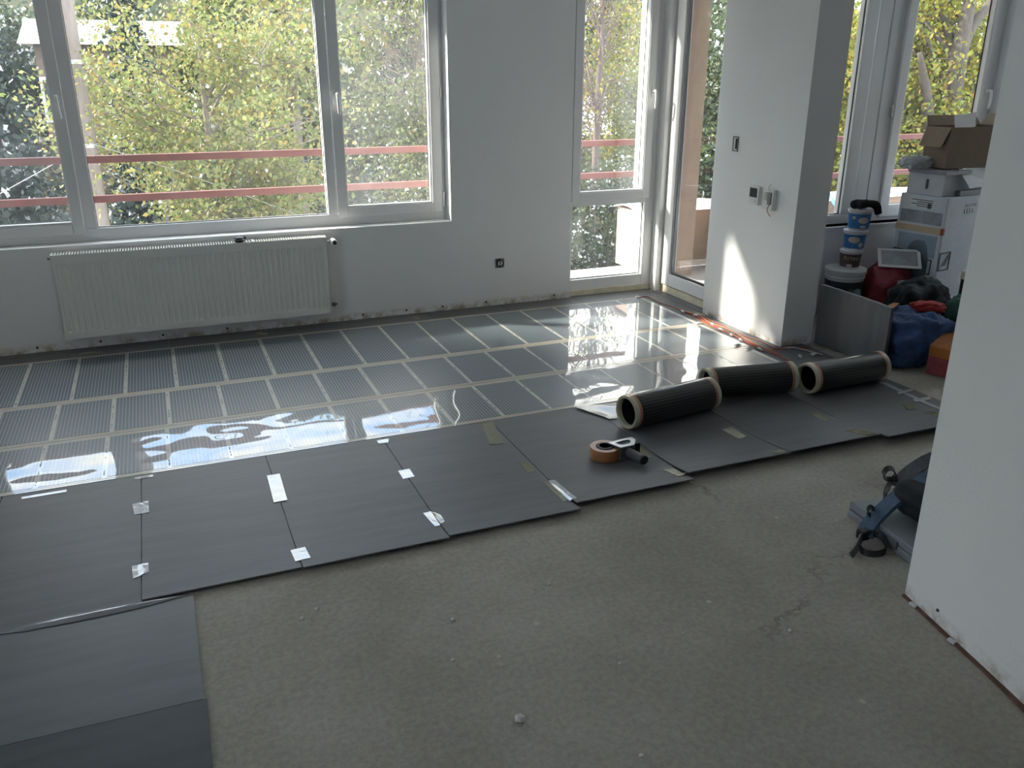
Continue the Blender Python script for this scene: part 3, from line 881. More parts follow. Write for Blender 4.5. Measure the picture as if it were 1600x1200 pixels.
broad_tree('golden_tree', 'golden green tree with thick forked trunk behind the cardboard box', (10.4, 9.2, G), (.3, .8, 7.4), (2.4, 1.3, 2.2), 22000, .068, M['leaf_gold'], M['bark'], 31, .25, 30, 7, .17,
           trunk_pts=[(0, 0, 0), (0, 0, 4.0), (0, 0, 7.2), (.03, 0, 8.2), (.10, 0, 9.6)], fork=[(.0, 0, 7.75), (.14, -.02, 8.15), (.42, -.02, 8.5), (.9, 0, 9.3)])
broad_tree('golden_tree', 'golden green tree with a broken trunk left of the cardboard box', (9.95, 9.05, G), (-.6, .9, 6.2), (1.7, 1.1, 1.6), 15000, .068, M['leaf_gold'], M['bark'], 33, .22, 24, 6, .16,
           trunk_pts=[(0, 0, 0), (0, 0, 5.5), (-.02, 0, 6.5), (-.16, 0, 7.2), (-.42, 0, 7.8)])
broad_tree('golden_tree', 'golden green tree just right of the pillar', (8.7, 10.0, G), (0, 0, 6.8), (1.3, 1.1, 2.2), 17100, .068, M['leaf_gold'], M['bark'], 35, .10, 24, 6, .15)
broad_tree('golden_tree', 'yellow tree seen through the balcony door glass', (7.6, 14.0, G), (.5, 0, 7.5), (1.2, 1.1, 1.5), 11400, .068, M['leaf_gold'], M['bark'], 37, .10, 22, 6, .15)
# conifers
conifer('spruce_tree', 'dark spruce behind the left window sash', (-2.0, 14.2, G), 10.2, 2.0, 26000, .11, 41)
conifer('spruce_tree', 'dark bluish spruce just right of the utility pole', (-.15, 16.5, G), 9.9, 1.9, 22000, .12, 42)
conifer('spruce_tree', 'dark spruce showing behind the middle of the yellow tree', (2.3, 17.5, G), 10.4, 2.0, 22000, .12, 43)
conifer('spruce_tree', 'dark snowy spruce at the top of the right sash', (5.2, 18.5, G), 11.0, 2.2, 22000, .13, 44)
conifer('spruce_tree', 'tall dark spruce added out of view at the left to shade the wide window', (-8.05, 9.9, G), 19.0, 3.4, 60000, .22, 45)  # unseen tree added so its crown blocks sun from the wide window
# woodland behind: three kinds, copied
protos = [broad_tree('woodland_tree', '', (0, 0, 0), (0, 0, 5.6), (2.6, 2.3, 3.0), 20000, .15, M['leaf_dark'], M['bark'], 51, .16, 26, 6, .35),
          broad_tree('woodland_tree', '', (0, 0, 0), (0, 0, 5.6), (2.5, 2.2, 3.0), 18000, .15, M['leaf_brown'], M['bark'], 52, .16, 26, 6, .35),
          broad_tree('woodland_tree', '', (0, 0, 0), (0, 0, 5.6), (2.4, 2.2, 3.0), 19000, .15, M['leaf_green'], M['bark'], 53, .16, 26, 6, .35)]
LBL = ['dark green woodland tree in the distant belt of trees', 'brown woodland tree in the distant belt of trees', 'dull green woodland tree in the distant belt of trees']
spots = []
rnd = random.Random(9)
for row, (Yr, step) in enumerate(((21, 2.9), (27, 3.3), (35, 4.0))):
    x = -.36 * Yr
    while x < 1.42 * Yr:
        spots.append((x + rnd.uniform(-.6, .6), Yr + rnd.uniform(-1.6, 1.6), row)); x += step
used = [False] * 3
for i, (x, y, row) in enumerate(spots):
    if row < 2 and -4.6 < x < 1.8 and 17 < y < 29 and row == 1: continue
    k = rnd.choice((0, 0, 1, 2, 2))
    left = x / y < .42
    tan_top = (.085 if left else .06) + rnd.uniform(-.03, .03)
    if row == 0: tan_top -= .035
    hh = 1.56 + math.hypot(x, y) * tan_top + 6.0
    if -4.6 < x < 1.8 and row == 0: hh = min(hh, 7.0)
    sc_ = hh / 8.7
    p = protos[k]
    if not used[k]:
        o = p; used[k] = True
    else:
        o = p.copy(); COL.objects.link(o)
        for ch in p.children:
            c = ch.copy(); COL.objects.link(c); c.parent = o
    o.location = (x, y, G); o.scale = (sc_ * rnd.uniform(.9, 1.2), sc_ * rnd.uniform(.9, 1.2), sc_)
    o.rotation_euler = (0, 0, rnd.uniform(0, 6.28))
    o['label'] = LBL[k]; o['group'] = LBL[k].split(' in ')[0] + 's beyond the houses'

# ================================================================== UNDERLAY SHEETS
SEAMS = [-1.71, -1.21, -.71, -.21, .285, .797, 1.318, 1.845, 2.365, 2.87, 3.52]
FRONT = [2.50, 2.50, 2.50, 2.515, 2.505, 2.515, 2.555, 2.60, 2.60, 2.56]
LIFT = [0, 0, 0, .010, .014, .016, .022, .030, .034, .036]
def si(x):
    for i in range(len(SEAMS) - 1):
        if x < SEAMS[i + 1]: return i
    return len(SEAMS) - 2
def sheet_z(x, y):
    """top surface of the front row of underlay"""
    i = si(x); f = FRONT[i]
    s = min(1, max(0, (f + .34 - y) / .34))
    return .006 + LIFT[i] * s * s
SH_LBL = ['at the far left under the front foil', 'left of the first taped joint', 'left of the two taped patches', 'between the first two taped joints', 'between the long tape and the creased tape',
          'with an olive tape strip at its foil edge', 'under the tape dispenser', 'in front of the left foil roll', 'in front of the middle foil roll', 'at the far right in front of the partition']
def sheet(name, x0, x1, y0, y1, zf, m, label, cat='underlay sheet', group=None, nx=4, ny=16, th=.005):
    V, Fc = [], []
    g = .0016
    for lay in (0, 1):
        for j in range(ny + 1):
            for i in range(nx + 1):
                x = x0 + g + (x1 - x0 - 2 * g) * i / nx; y = y0 + (y1 - y0) * (j / ny) ** 1.5
                V.append((x, y, zf(x, y) - (th if lay == 0 else 0)))
    n = (nx + 1) * (ny + 1)
    idx = lambda l, i, j: l * n + j * (nx + 1) + i
    for j in range(ny):
        for i in range(nx):
            Fc.append((idx(1, i, j), idx(1, i + 1, j), idx(1, i + 1, j + 1), idx(1, i, j + 1)))
            Fc.append((idx(0, i, j), idx(0, i, j + 1), idx(0, i + 1, j + 1), idx(0, i + 1, j)))
    for i in range(nx):
        Fc.append((idx(0, i, 0), idx(0, i + 1, 0), idx(1, i + 1, 0), idx(1, i, 0)))
        Fc.append((idx(0, i, ny), idx(1, i, ny), idx(1, i + 1, ny), idx(0, i + 1, ny)))
    for j in range(ny):
        Fc.append((idx(0, 0, j), idx(1, 0, j), idx(1, 0, j + 1), idx(0, 0, j + 1)))
        Fc.append((idx(0, nx, j), idx(0, nx, j + 1), idx(1, nx, j + 1), idx(1, nx, j)))
    o = pydata(name, V, Fc, m)
    return T(o, label, cat, group)
for i in range(len(SEAMS) - 1):
    mid = (SEAMS[i] + SEAMS[i + 1]) / 2
    zf = lambda x, y, mid=mid: sheet_z(mid, y)
    sheet('underlay_sheet', SEAMS[i], SEAMS[i + 1], FRONT[i], 3.90, zf, M['under'], 'grey foam underlay sheet ' + SH_LBL[i], group='front row of underlay sheets')
BK = ['at the far left under the wide foil', 'left below the radiator', 'below the left half of the radiator', 'below the middle of the radiator', 'below the right end of the radiator', 'along the wall right of the radiator',
      'below the wall socket', 'left of the narrow window', 'in front of the narrow window']
BS = [-1.71, -1.15, -.6, -.05, .5, 1.05, 1.6, 2.15, 2.72, 3.42]
for i in range(9):
    y1 = 5.445 if i < 8 else 5.468
    x1 = BS[i + 1] if i < 8 else 3.355
    sheet('underlay_sheet', BS[i], x1, 3.903, y1, lambda x, y: .006, M['under'], 'grey foam underlay sheet ' + BK[i], group='underlay sheets along the window wall', nx=1, ny=1)
sheet('underlay_sheet', 3.357, 3.432, 4.735, 5.39, lambda x, y: .006, M['under'], 'narrow grey underlay strip along the balcony door threshold', nx=1, ny=1)
# two sheets turned the other way in the left foreground
def quad_sheet(name, pts, z, m, label):
    o = poly_slab(name, pts, z - .005, .005, m)
    return T(o, label, 'underlay sheet')
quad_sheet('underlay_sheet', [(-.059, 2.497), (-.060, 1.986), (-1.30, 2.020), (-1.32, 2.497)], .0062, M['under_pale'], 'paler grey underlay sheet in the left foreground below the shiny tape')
quad_sheet('underlay_sheet', [(-.052, 1.984), (-.062, 1.40), (-1.30, 1.43), (-1.30, 2.018)], .0060, M['under_gloss_dark'], 'grey underlay sheet with darker gloss tone painted in in the bottom left corner')

# ================================================================== HEATING FOIL
FX0, FX1 = -1.62, 3.19
def foil_strip(k, y0, y1, x1, sep0, label):
    f = empty('heating_foil', (0, 0, 0)); T(f, label, 'heating foil', 'strips of heating foil')
    box('foil_base', FX0, x1, y0, y1, .0068, .0074, M['foil%d' % k], f)
    e = .030
    xs = []
    n0 = math.ceil((FX0 + .02 - sep0) / .25)
    x = sep0 + n0 * .25
    while x < x1 - .03:
        xs.append(x); x += .25
    edges = [FX0 + .02] + xs + [x1 - .02]
    cell = None
    for a, b in zip(edges[:-1], edges[1:]):
        if b - a < .05: continue
        g = .0095
        if cell is None or abs((b - a) - .25) > 1e-4:
            me_o = box('carbon_panel', a + g, b - g, y0 + e, y1 - e, .0075, .0082, M['carbon%d' % k], f)
            if abs((b - a) - .25) < 1e-4: cell = (me_o, a)
        else:
            c = cell[0].copy(); COL.objects.link(c); c.parent = f; c.location.x = a - cell[1]
    for yy in (y0 + .012, y1 - .022):
        box('busbar', FX0, x1 - .006, yy, yy + .010, .0075, .0079, M['busbar'], f)
    rn = random.Random(k)
    bl = []
    for x in xs:
        y = y0 + .05
        while y < y1 - .06:
            L = rn.choice((.008, .012, .02, .03))
            if rn.random() < .55: bl.append((x - .003, x + .003 * rn.uniform(-.2, 1), y, y + L, .00745, .0077))
            y += L + rn.choice((.008, .014, .05))
    o = boxes('print_marks', bl, M['ink'], f)
    o['kind'] = 'stuff'
    return f
foil_strip(1, 4.492, 5.255, 3.19, -.034, 'widest glossy heating foil strip nearest the window wall')
foil_strip(2, 3.978, 4.488, 3.19, -.085, 'middle glossy heating foil strip')
foil_strip(3, 3.478, 3.972, 3.17, -.100, 'front wavy heating foil strip with bright reflections')

# loose clear film end crumpled under the left roll
V, Fc = [], []
nx, ny = 14, 8
for j in range(ny + 1):
    for i in range(nx + 1):
        x = 1.76 + (.24 + .05 * j / ny) * i / nx + .09 * j / ny; y = 3.472 - .20 * j / ny - .02 * i / nx
        V.append((x, y, .011 + .010 * mnoise.noise(Vector((x * 7, y * 7, 1)))))
for j in range(ny):
    for i in range(nx):
        Fc.append((j * (nx + 1) + i, j * (nx + 1) + i + 1, (j + 1) * (nx + 1) + i + 1, (j + 1) * (nx + 1) + i))
T(pydata('clear_film', V, Fc, M['film_loose'], None, True), 'crumpled clear plastic film end beside the left foil roll', 'plastic film')

# ================================================================== FOIL ROLLS
def foil_roll(a, b, R, label):
    a = Vector(a); b = Vector(b)
    L = (b - a).length
    t = empty('foil_roll', (a.x, a.y, R + .0085), math.atan2(b.y - a.y, b.x - a.x))
    T(t, label, 'foil roll', 'rolls of heating foil on the underlay')
    r_in = R - .014
    core = lathe('film_tube', [(r_in, 0), (R - .002, 0), (R - .001, .001), (R - .001, L - .001), (R - .002, L), (r_in, L), (r_in, 0)], M['film_edge'], t, 44, axis='X')
    lathe('inner_wrap', [(r_in - .001, .022), (r_in - .001, L - .022)], M['black'], t, 44, axis='X', cap=False)
    lathe('carbon_wrap', [(R - .001, .036), (R, .036), (R, L - .036), (R - .001, L - .036)], M['roll'], t, 44, axis='X', cap=False)
    for x in (.022, L - .034):
        lathe('copper_band', [(R - .001, x), (R + .0002, x), (R + .0002, x + .012), (R - .001, x + .012)], M['copper'], t, 44, axis='X', cap=False)
    # wound layers at both ends
    for xe in (-.0012, L + .0012):
        V, Fc = [], []
        p = []
        for i in range(160):
            th = i / 159 * 2 * PI * 4
            rr2 = r_in + .002 + (R - r_in - .004) * i / 159
            p.append((xe, rr2 * math.cos(th), rr2 * math.sin(th)))
        tube_into(V, Fc, p, .0007, 4)
        pydata('wound_layer', V, Fc, M['beige_tape'], t, True)
    return t
foil_roll((1.868, 3.150), (2.375, 3.215), .080, 'nearest roll of black heating foil with open cream end')
foil_roll((2.425, 3.335), (2.900, 3.262), .080, 'middle roll of black heating foil between the other two')
foil_roll((2.952, 3.205), (3.455, 3.222), .080, 'rightmost roll of black heating foil next to the standing board')

# ================================================================== TAPE PIECES
def tape(pts, m, label, group, name='tape_strip', lift=.0012, nz=8):
    a, b, c, d = [Vector((p[0], p[1])) for p in pts]     # a-b far end, d-c near end
    V, Fc = [], []
    for j in range(nz + 1):
        for i in range(4):
            s, t = i / 3, j / nz
            p = (a * (1 - s) + b * s) * (1 - t) + (d * (1 - s) + c * s) * t
            zz = max(sheet_z(p.x - .004, p.y), sheet_z(p.x + .004, p.y)) if p.y < 3.9 else .006
            if p.y < 2.5 and p.x < -.05: zz = .0062
            V.append((p.x, p.y, zz + lift + .0008 * mnoise.noise(Vector((p.x * 60, p.y * 60, 0)))))
    for j in range(nz):
        for i in range(3):
            Fc.append((j * 4 + i, j * 4 + i + 1, (j + 1) * 4 + i + 1, (j + 1) * 4 + i))
    o = pydata(name, V, Fc, m)
    so = o.modifiers.new('thick', 'SOLIDIFY'); so.thickness = .0006
    return T(o, label, 'tape', group)
WT, OT = 'white tape pieces on the underlay', 'clear tape pieces on the underlay'
Q = [
 ([(-.242, 3.218), (-.185, 3.223), (-.183, 3.124), (-.234, 3.124)], 'tape_white_and_sheen', 'clear tape patch with painted white sheen on the first joint, nearer the foil'),
 ([(-.240, 2.749), (-.189, 2.749), (-.187, 2.686), (-.236, 2.665)], 'tape_white_and_sheen', 'clear tape patch with painted white sheen on the first joint, nearer the viewer'),
 ([(.265, 3.271), (.316, 3.270), (.311, 3.026), (.260, 3.025)], 'tape_white_and_sheen', 'longest clear tape strip with painted white sheen across a joint'),
 ([(.265, 2.643), (.315, 2.645), (.320, 2.559), (.269, 2.558)], 'tape_white_and_sheen', 'square clear tape with painted white sheen at the front edge of the underlay'),
 ([(.774, 3.115), (.823, 3.115), (.823, 3.038), (.773, 3.033)], 'tape_white_and_sheen', 'small creased clear tape patch with painted white sheen and dark crease lines'),
 ([(.765, 2.727), (.796, 2.730), (.794, 2.607), (.774, 2.605)], 'tape_white_and_sheen', 'narrow clear tape strip with painted white sheen beside a small olive tape patch'),
 ([(.797, 2.724), (.821, 2.693), (.818, 2.627), (.798, 2.616)], 'tape_olive', 'small olive tape patch stuck beside a narrow painted sheen strip'),
 ([(-.640, 3.440), (-.483, 3.446), (-.481, 3.424), (-.637, 3.422)], 'tape_white_and_sheen', 'thin white tape along the foil edge at the far left'),
 ([(-.235, 3.462), (-.165, 3.462), (-.165, 3.440), (-.235, 3.438)], 'tape_white_and_sheen', 'tiny white tape at the foil edge above the first joint'),
 ([(.766, 3.450), (.824, 3.450), (.808, 3.410), (.767, 3.412)], 'tape_white_and_sheen', 'tiny clear tape with painted white sheen at the foil edge above the creased patch'),
 ([(1.269, 3.470), (1.333, 3.470), (1.280, 3.209), (1.222, 3.217)], 'tape_olive', 'long olive tape strip running from the foil edge'),
 ([(1.269, 2.993), (1.309, 2.990), (1.302, 2.893), (1.263, 2.897)], 'tape_olive', 'faint olive tape left of the tape dispenser'),
 ([(1.288, 2.798), (1.309, 2.796), (1.308, 2.601), (1.286, 2.599)], 'tape_olive', 'olive tape strip along the left of its painted sky reflection'),
 ([(1.311, 2.796), (1.338, 2.791), (1.339, 2.591), (1.310, 2.592)], 'tape_white_and_sheen', 'bluish white sky reflection painted beside the olive tape near the front edge'),  # reflection on the olive tape, painted as a strip of its own
 ([(1.791, 2.971), (1.837, 2.982), (1.816, 2.832), (1.782, 2.845)], 'tape_olive', 'olive tape directly right of the tape dispenser'),
 ([(1.788, 2.690), (1.832, 2.685), (1.842, 2.605), (1.804, 2.603)], 'tape_olive', 'olive tape at the front edge right of the dispenser'),
 ([(2.273, 2.967), (2.333, 2.976), (2.333, 2.856), (2.281, 2.847)], 'tape_olive', 'olive tape in front of the nearest foil roll'),
 ([(2.787, 2.961), (2.832, 2.969), (2.822, 2.877), (2.777, 2.861)], 'tape_olive', 'small shiny olive tape in front of the middle roll'),
 ([(2.768, 2.726), (2.839, 2.721), (2.850, 2.610), (2.792, 2.605)], 'tape_olive', 'long olive tape near the front edge at the right'),
 ([(2.284, 2.650), (2.351, 2.655), (2.360, 2.615), (2.301, 2.605)], 'tape_olive', 'pale olive tape at the notch in the front edge'),
 ([(3.306, 2.904), (3.365, 2.899), (3.310, 2.819), (3.263, 2.829)], 'tape_olive', 'olive tape patch below the white crossed tapes'),
 ([(3.300, 2.770), (3.351, 2.749), (3.321, 2.683), (3.293, 2.677)], 'tape_olive', 'olive tape patch touching the partition edge'),
 ([(-.536, 5.345), (-.392, 5.342), (-.391, 5.285), (-.530, 5.290)], 'tape_olive', 'olive tape on the dark strip under the left end of the radiator'),
 ([(.457, 5.384), (.535, 5.382), (.526, 5.311), (.458, 5.324)], 'tape_olive', 'olive tape on the dark strip under the right end of the radiator'),
 ([(1.463, 5.362), (1.512, 5.377), (1.513, 5.284), (1.486, 5.286)], 'tape_olive', 'olive tape on the dark strip right of the radiator'),
 ([(3.270, 4.740), (3.350, 4.747), (3.345, 4.650), (3.265, 4.641)], 'tape_olive', 'olive tape at the foot of the pillar near the door'),
 ([(3.434, 3.200), (3.464, 3.171), (3.429, 2.762), (3.400, 2.745)], 'tape_white_and_sheen', 'long white tape along the right edge of the underlay'),
 ([(3.401, 3.035), (3.510, 3.045), (3.503, 3.019), (3.388, 3.007)], 'tape_white_and_sheen', 'short white cross tape nearer the foil rolls'),
 ([(3.395, 2.925), (3.510, 2.926), (3.489, 2.893), (3.380, 2.893)], 'tape_white_and_sheen', 'short white cross tape nearer the partition'),
]
for pts, m, lb in Q:
    tape(pts, M[m], lb, WT if m == 'tape_white_and_sheen' else OT, lift=.0024 if 'cross' in lb else .0012)
# shiny joint tape bulging over the lower left seam
V, Fc = [], []
n = 30
for i in range(n + 1):
    t = i / n
    x = -.60 + .53 * t
    wd = .020 * math.sin(PI * min(1, t * 1.06)) ** .6 + .003
    for s, zz in ((1, 0), (.3, .006), (-.3, .008), (-1, .001)):
        V.append((x, 2.503 + s * wd + .004 * mnoise.noise(Vector((x * 20, 0, s))), .0078 + zz * math.sin(PI * t)))
for i in range(n):
    for k in range(3):
        Fc.append((i * 4 + k, i * 4 + 4 + k, i * 4 + 5 + k, i * 4 + 1 + k))
T(pydata('joint_tape', V, Fc, M['tape_clear'], None, True), 'shiny clear tape bulging along the seam in the left foreground', 'tape')

# ================================================================== CABLES BY THE PILLAR
def wob(pts, amp, seed):
    rn = random.Random(seed)
    return [(x + rn.uniform(-amp, amp), y + rn.uniform(-amp, amp), z) for x, y, z in pts]
base = [(3.17, 5.24), (3.235, 5.23), (3.225, 5.06), (3.25, 4.92), (3.25, 4.77), (3.265, 4.66), (3.24, 4.49), (3.235, 4.30), (3.22, 4.12), (3.205, 3.92), (3.225, 3.76), (3.21, 3.60)]
T(tube('cable', [(x, y, .011) for x, y in base], .003, M['cable_red'], None, 6), 'red cable running from the far foil corner along the foil ends', 'cable', 'cables along the foil ends')
for i, (off, m, lb) in enumerate(((.014, 'cable_red', 'red cable lying closest to the pillar foot'), (.026, 'cable_orange', 'orange cable beside the red cables'), (-.012, 'cable_red', 'red cable lying closest to the foil ends'), (.04, 'cable_red', 'red cable bending round the pillar corner'))):
    p = [(x + off, y, .011 + .002 * i) for x, y in base[4:11]]
    if i == 3: p = [(3.28, 4.62, .012), (3.29, 4.40, .013), (3.28, 4.20, .012), (3.30, 4.02, .014), (3.30, 3.86, .012), (3.42, 3.83, .012), (3.50, 3.80, .012)]
    T(tube('cable', wob(p, .012, i + 3), .003, M[m], None, 6), lb, 'cable', 'cables along the foil ends')
T(tube('cable', [(3.30, 3.83, .012), (3.36, 3.80, .03), (3.43, 3.76, .016), (3.47, 3.66, .012)], .004, M['cable_white'], None, 6), 'white cable end looping in front of the pillar corner', 'cable')
T(tube('cable', [(3.26, 3.86, .012), (3.33, 3.81, .022), (3.40, 3.84, .016), (3.45, 3.80, .012)], .0035, M['cable_red'], None, 6), 'short red cable curl at the pillar corner', 'cable')
for i, (x, y, a) in enumerate([(3.16, 5.245, .2), (3.24, 4.78, 1.1), (3.275, 4.67, .5), (3.175, 4.49, .1), (3.245, 4.44, .9), (3.225, 4.32, 1.3), (3.225, 4.20, .6), (3.205, 4.08, 1.0), (3.12, 4.00, .2), (3.15, 3.92, .4), (3.20, 3.89, 1.2), (3.43, 3.69, .3), (3.33, 3.69, .8)]):
    c, s = math.cos(a), math.sin(a)
    V = []
    for (u, v, w) in ((-.028, -.011, .012), (.028, -.009, .014), (.030, .011, .013), (-.026, .010, .019), (0, .002, .024)):
        V.append((x + u * c - v * s, y + u * s + v * c, w))
    o = pydata('tape_scrap', V, [(0, 1, 4), (1, 2, 4), (2, 3, 4), (3, 0, 4)], M['paper'])
    so = o.modifiers.new('thick', 'SOLIDIFY'); so.thickness = .001
    T(o, 'scrap of white tape holding the cables along the foil ends', 'tape scrap', 'white tape scraps on the cables')
bt = poly_slab('tape_strip', [(3.262, 4.90), (3.288, 4.87), (3.225, 4.38), (3.203, 4.40)], .0065, .0012, M['brown_strip'])
T(bt, 'orange brown tape band under the cables near the pillar', 'tape')

# ================================================================== TAPE DISPENSER
td = empty('tape_dispenser', (1.69, 2.86, .0066), math.radians(6))
T(td, 'hand tape dispenser with brown tape roll lying on the underlay', 'tape dispenser')
ro = lathe('tape_roll', [(.041, 0), (.064, 0), (.065, .002), (.065, .048), (.064, .050), (.041, .050), (.041, 0)], M['brown_tape'], td, 40, (-.055, .055, .003))
lathe('roll_core', [(.026, .002), (.0405, .002), (.0405, .051), (.037, .053), (.026, .053), (.026, .002)], M['black'], td, 32, (-.055, .055, .003))
def plate(name, z0, z1, outer, inner, m):
    bm = bmesh.new()
    n = len(outer)
    vo0 = [bm.verts.new((x, y, z0)) for x, y in outer]; vi0 = [bm.verts.new((x, y, z0)) for x, y in inner]
    vo1 = [bm.verts.new((x, y, z1)) for x, y in outer]; vi1 = [bm.verts.new((x, y, z1)) for x, y in inner]
    for i in range(n):
        j = (i + 1) % n
        bm.faces.new((vo1[i], vo1[j], vi1[j], vi1[i])); bm.faces.new((vo0[j], vo0[i], vi0[i], vi0[j]))
        bm.faces.new((vo0[i], vo0[j], vo1[j], vo1[i])); bm.faces.new((vi0[j], vi0[i], vi1[i], vi1[j]))
    bmesh.ops.bevel(bm, geom=[e for e in bm.edges], offset=.0015, segments=1, affect='EDGES')
    return obj(name, bm, m, td)
outer = [(-.040, .060), (-.020, -.010), (.050, -.012), (.088, .030), (.090, .062), (.030, .064)]
inner = [(-.010, .042), (-.002, .014), (.040, .012), (.060, .030), (.055, .046), (.025, .046)]
plate('side_plate', .056, .064, outer, inner, M['silver'])
plate('side_plate', .004, .010, outer, inner, M['grey_plastic'])
boxes('rim', [(-.016, .050, -.008, -.002, .0105, .0555), (.078, .084, .030, .060, .0105, .0555)], M['grey_plastic'], td, .001)
box('cutter_flap', .070, .096, .018, .064, .006, .054, M['black'], td, .004, Matrix.Rotation(math.radians(-6), 4, 'Z'))
# moulded pistol grip
V, Fc = [], []
gp = smooth_path([(.022, -.004, .034), (.030, -.045, .032), (.040, -.092, .028)], 6)
for i, p in enumerate(gp):
    w = .016 + .005 * i / (len(gp) - 1)
    for k in range(14):
        t = 2 * PI * k / 14
        V.append((p.x + w * math.cos(t), p.y, p.z + .020 * math.sin(t)))
for i in range(len(gp) - 1):
    for k in range(14):
        k2 = (k + 1) % 14
        Fc.append((i * 14 + k, i * 14 + k2, i * 14 + 14 + k2, i * 14 + 14 + k))
Fc.append(tuple(range(14))); e = (len(gp) - 1) * 14; Fc.append(tuple(e + k for k in range(14)))
pydata('grip', V, Fc, M['grey_plastic'], td, True)
lathe('grip_cap', [(0, -.004), (.019, -.004), (.021, 0), (.021, .004), (0, .004)], M['black'], td, 16, (.0405, -.095, .028), 'Y')

# ================================================================== RADIATOR
RX0, RX1, RZ0, RZ1, RY = -.604, .946, .092, .583, 5.352
ra = empty('radiator', ((RX0 + RX1) / 2, 5.455, 0)); T(ra, 'white ribbed panel radiator under the wide window', 'radiator')
ox, oy = (RX0 + RX1) / 2, 5.455
def rbox(name, x0, x1, y0, y1, z0, z1, m, par=ra, bevel=0):
    return box(name, x0 - ox, x1 - ox, y0 - oy, y1 - oy, z0, z1, m, par, bevel)
# pressed front panel: vertical channels between flat margins
V, Fc = [], []
xs = [(RX0, 0)]
n = 46; p0 = RX0 + .018; pit = (RX1 - RX0 - .036) / n
for i in range(n):
    a = p0 + i * pit
    xs += [(a + .001, 0), (a + .006, .0065), (a + pit - .012, .0065), (a + pit - .006, 0)]
xs.append((RX1, 0))
zrows = [(RZ0, 0), (RZ0 + .036, 0), (RZ0 + .046, 1), (RZ1 - .062, 1), (RZ1 - .050, 0), (RZ1, 0)]
for z, k in zrows:
    for x, d in xs: V.append((x - ox, RY + d * k - oy, z))
w = len(xs)
for j in range(len(zrows) - 1):
    for i in range(w - 1):
        Fc.append((j * w + i, j * w + i + 1, (j + 1) * w + i + 1, (j + 1) * w + i))
fp = pydata('front_panel', V, Fc, M['rad'], ra)
so = fp.modifiers.new('thick', 'SOLIDIFY'); so.thickness = .0012; so.offset = -1
rbox('back_panel', RX0 + .004, RX1 - .004, 5.425, 5.434, RZ0 + .01, RZ1 - .012, M['rad_dark'])
for x in (RX0 - .002, RX1 - .002):
    rbox('side_panel', x, x + .004, RY, 5.440, RZ0 + .004, RZ1 + .001, M['rad'])
bm = bmesh.new()
x = RX0 + .004
k = 0
while x < RX1 - .006:
    bx(bm, x - ox, x + .0068 - ox, RY + .0075 - oy, 5.434 - oy, RZ1 - .006, RZ1 + .001); x += .0148
    k += 1
tg = obj('top_grille', bm, M['rad'], ra); tg['kind'] = 'stuff'
boxes('grille_edge', [(RX0 - ox, RX1 - ox, RY + .001 - oy, RY + .007 - oy, RZ1 - .008, RZ1 + .002), (RX0 - ox, RX1 - ox, 5.4345 - oy, 5.4395 - oy, RZ1 - .008, RZ1 + .002)], M['rad'], ra)
rbox('grille_clip', .495, .512, RY + .001, 5.4395, RZ1 + .001, RZ1 + .004, M['rad'])
for x in (-.30, .62):
    rbox('wall_bracket', x, x + .03, 5.434, 5.4595, .2, .5, M['rad'])
va = lathe('valve', [(.010, 0), (.010, .022), (.014, .022), (.014, .036), (.009, .036), (.009, .05)], M['chrome'], ra, 14, (RX1 + .002 - ox, 5.41 - oy, .545), 'X')
hd = lathe('thermostat_head', [(.012, .030), (.019, .024), (.0205, .0), (.0195, -.036), (.0175, -.046), (.012, -.049), (0, -.049)], M['pvc'], va, 20, (RX1 + .050 - ox, 5.405 - oy, .545), 'Y')
lathe('head_cap', [(0, -.0525), (.011, -.0525), (.0135, -.049), (0, -.049)], M['screen'], va, 16, (RX1 + .050 - ox, 5.405 - oy, .545), 'Y')
lv = lathe('lower_valve', [(.008, 0), (.008, .02), (.011, .02), (.011, .04), (.006, .044), (.006, .052)], M['box_metal'], ra, 12, (RX1 + .002 - ox, 5.43 - oy, .13), 'X')
lathe('valve_stub', [(.007, -.03), (.0085, -.03), (.0085, .02), (.007, .02)], M['box_metal'], lv, 12, (RX1 + .030 - ox, 5.43 - oy, .130), 'Y')
lathe('air_vent', [(.009, 0), (.009, -.016), (.005, -.02), (0, -.02)], M['box_metal'], ra, 12, (RX0 - .002 - ox, 5.41 - oy, .56), 'X')
# small black thing on the radiator
bt_ = empty('black_gadget', (.425, 5.385, RZ1 + .0022)); T(bt_, 'small rounded black plastic gadget lying on the radiator', 'gadget')
lathe('body', [(0, 0), (.022, .0), (.030, .006), (.033, .016), (.027, .028), (.014, .034), (0, .035)], M['black'], bt_, 24)
lathe('rim', [(.032, .010), (.0345, .012), (.0345, .017), (.032, .019)], M['grey_plastic'], bt_, 24)
box('tab', .026, .040, -.006, .006, .018, .032, M['black'], bt_, .003)

# ================================================================== WALL FITTINGS
so_ = empty('wall_socket', (2.155, 5.46, .302)); T(so_, 'unfinished grey wall socket insert without cover plate', 'socket')
box('mounting_plate', -.033, .033, -.005, 0, -.033, .033, M['box_metal'], so_, .002)
lathe('insert_ring', [(.019, 0), (.026, 0), (.026, -.010), (.019, -.010), (.019, 0)], M['black'], so_, 24, (0, -.005, 0), 'Y')
lathe('insert', [(0, -.001), (.0185, -.001), (.0185, -.006), (0, -.006)], M['thermo'], so_, 20, (0, -.005, 0), 'Y')
boxes('contact', [(-.003, .003, -.014, -.011, -.031, .031)], M['black'], so_)
for z in (-.030, .030):
    lathe('screw', [(0, -.006), (.004, -.006), (.004, 0), (0, 0)], M['chrome'], so_, 8, (.012, -.005, z * .8), 'Y')

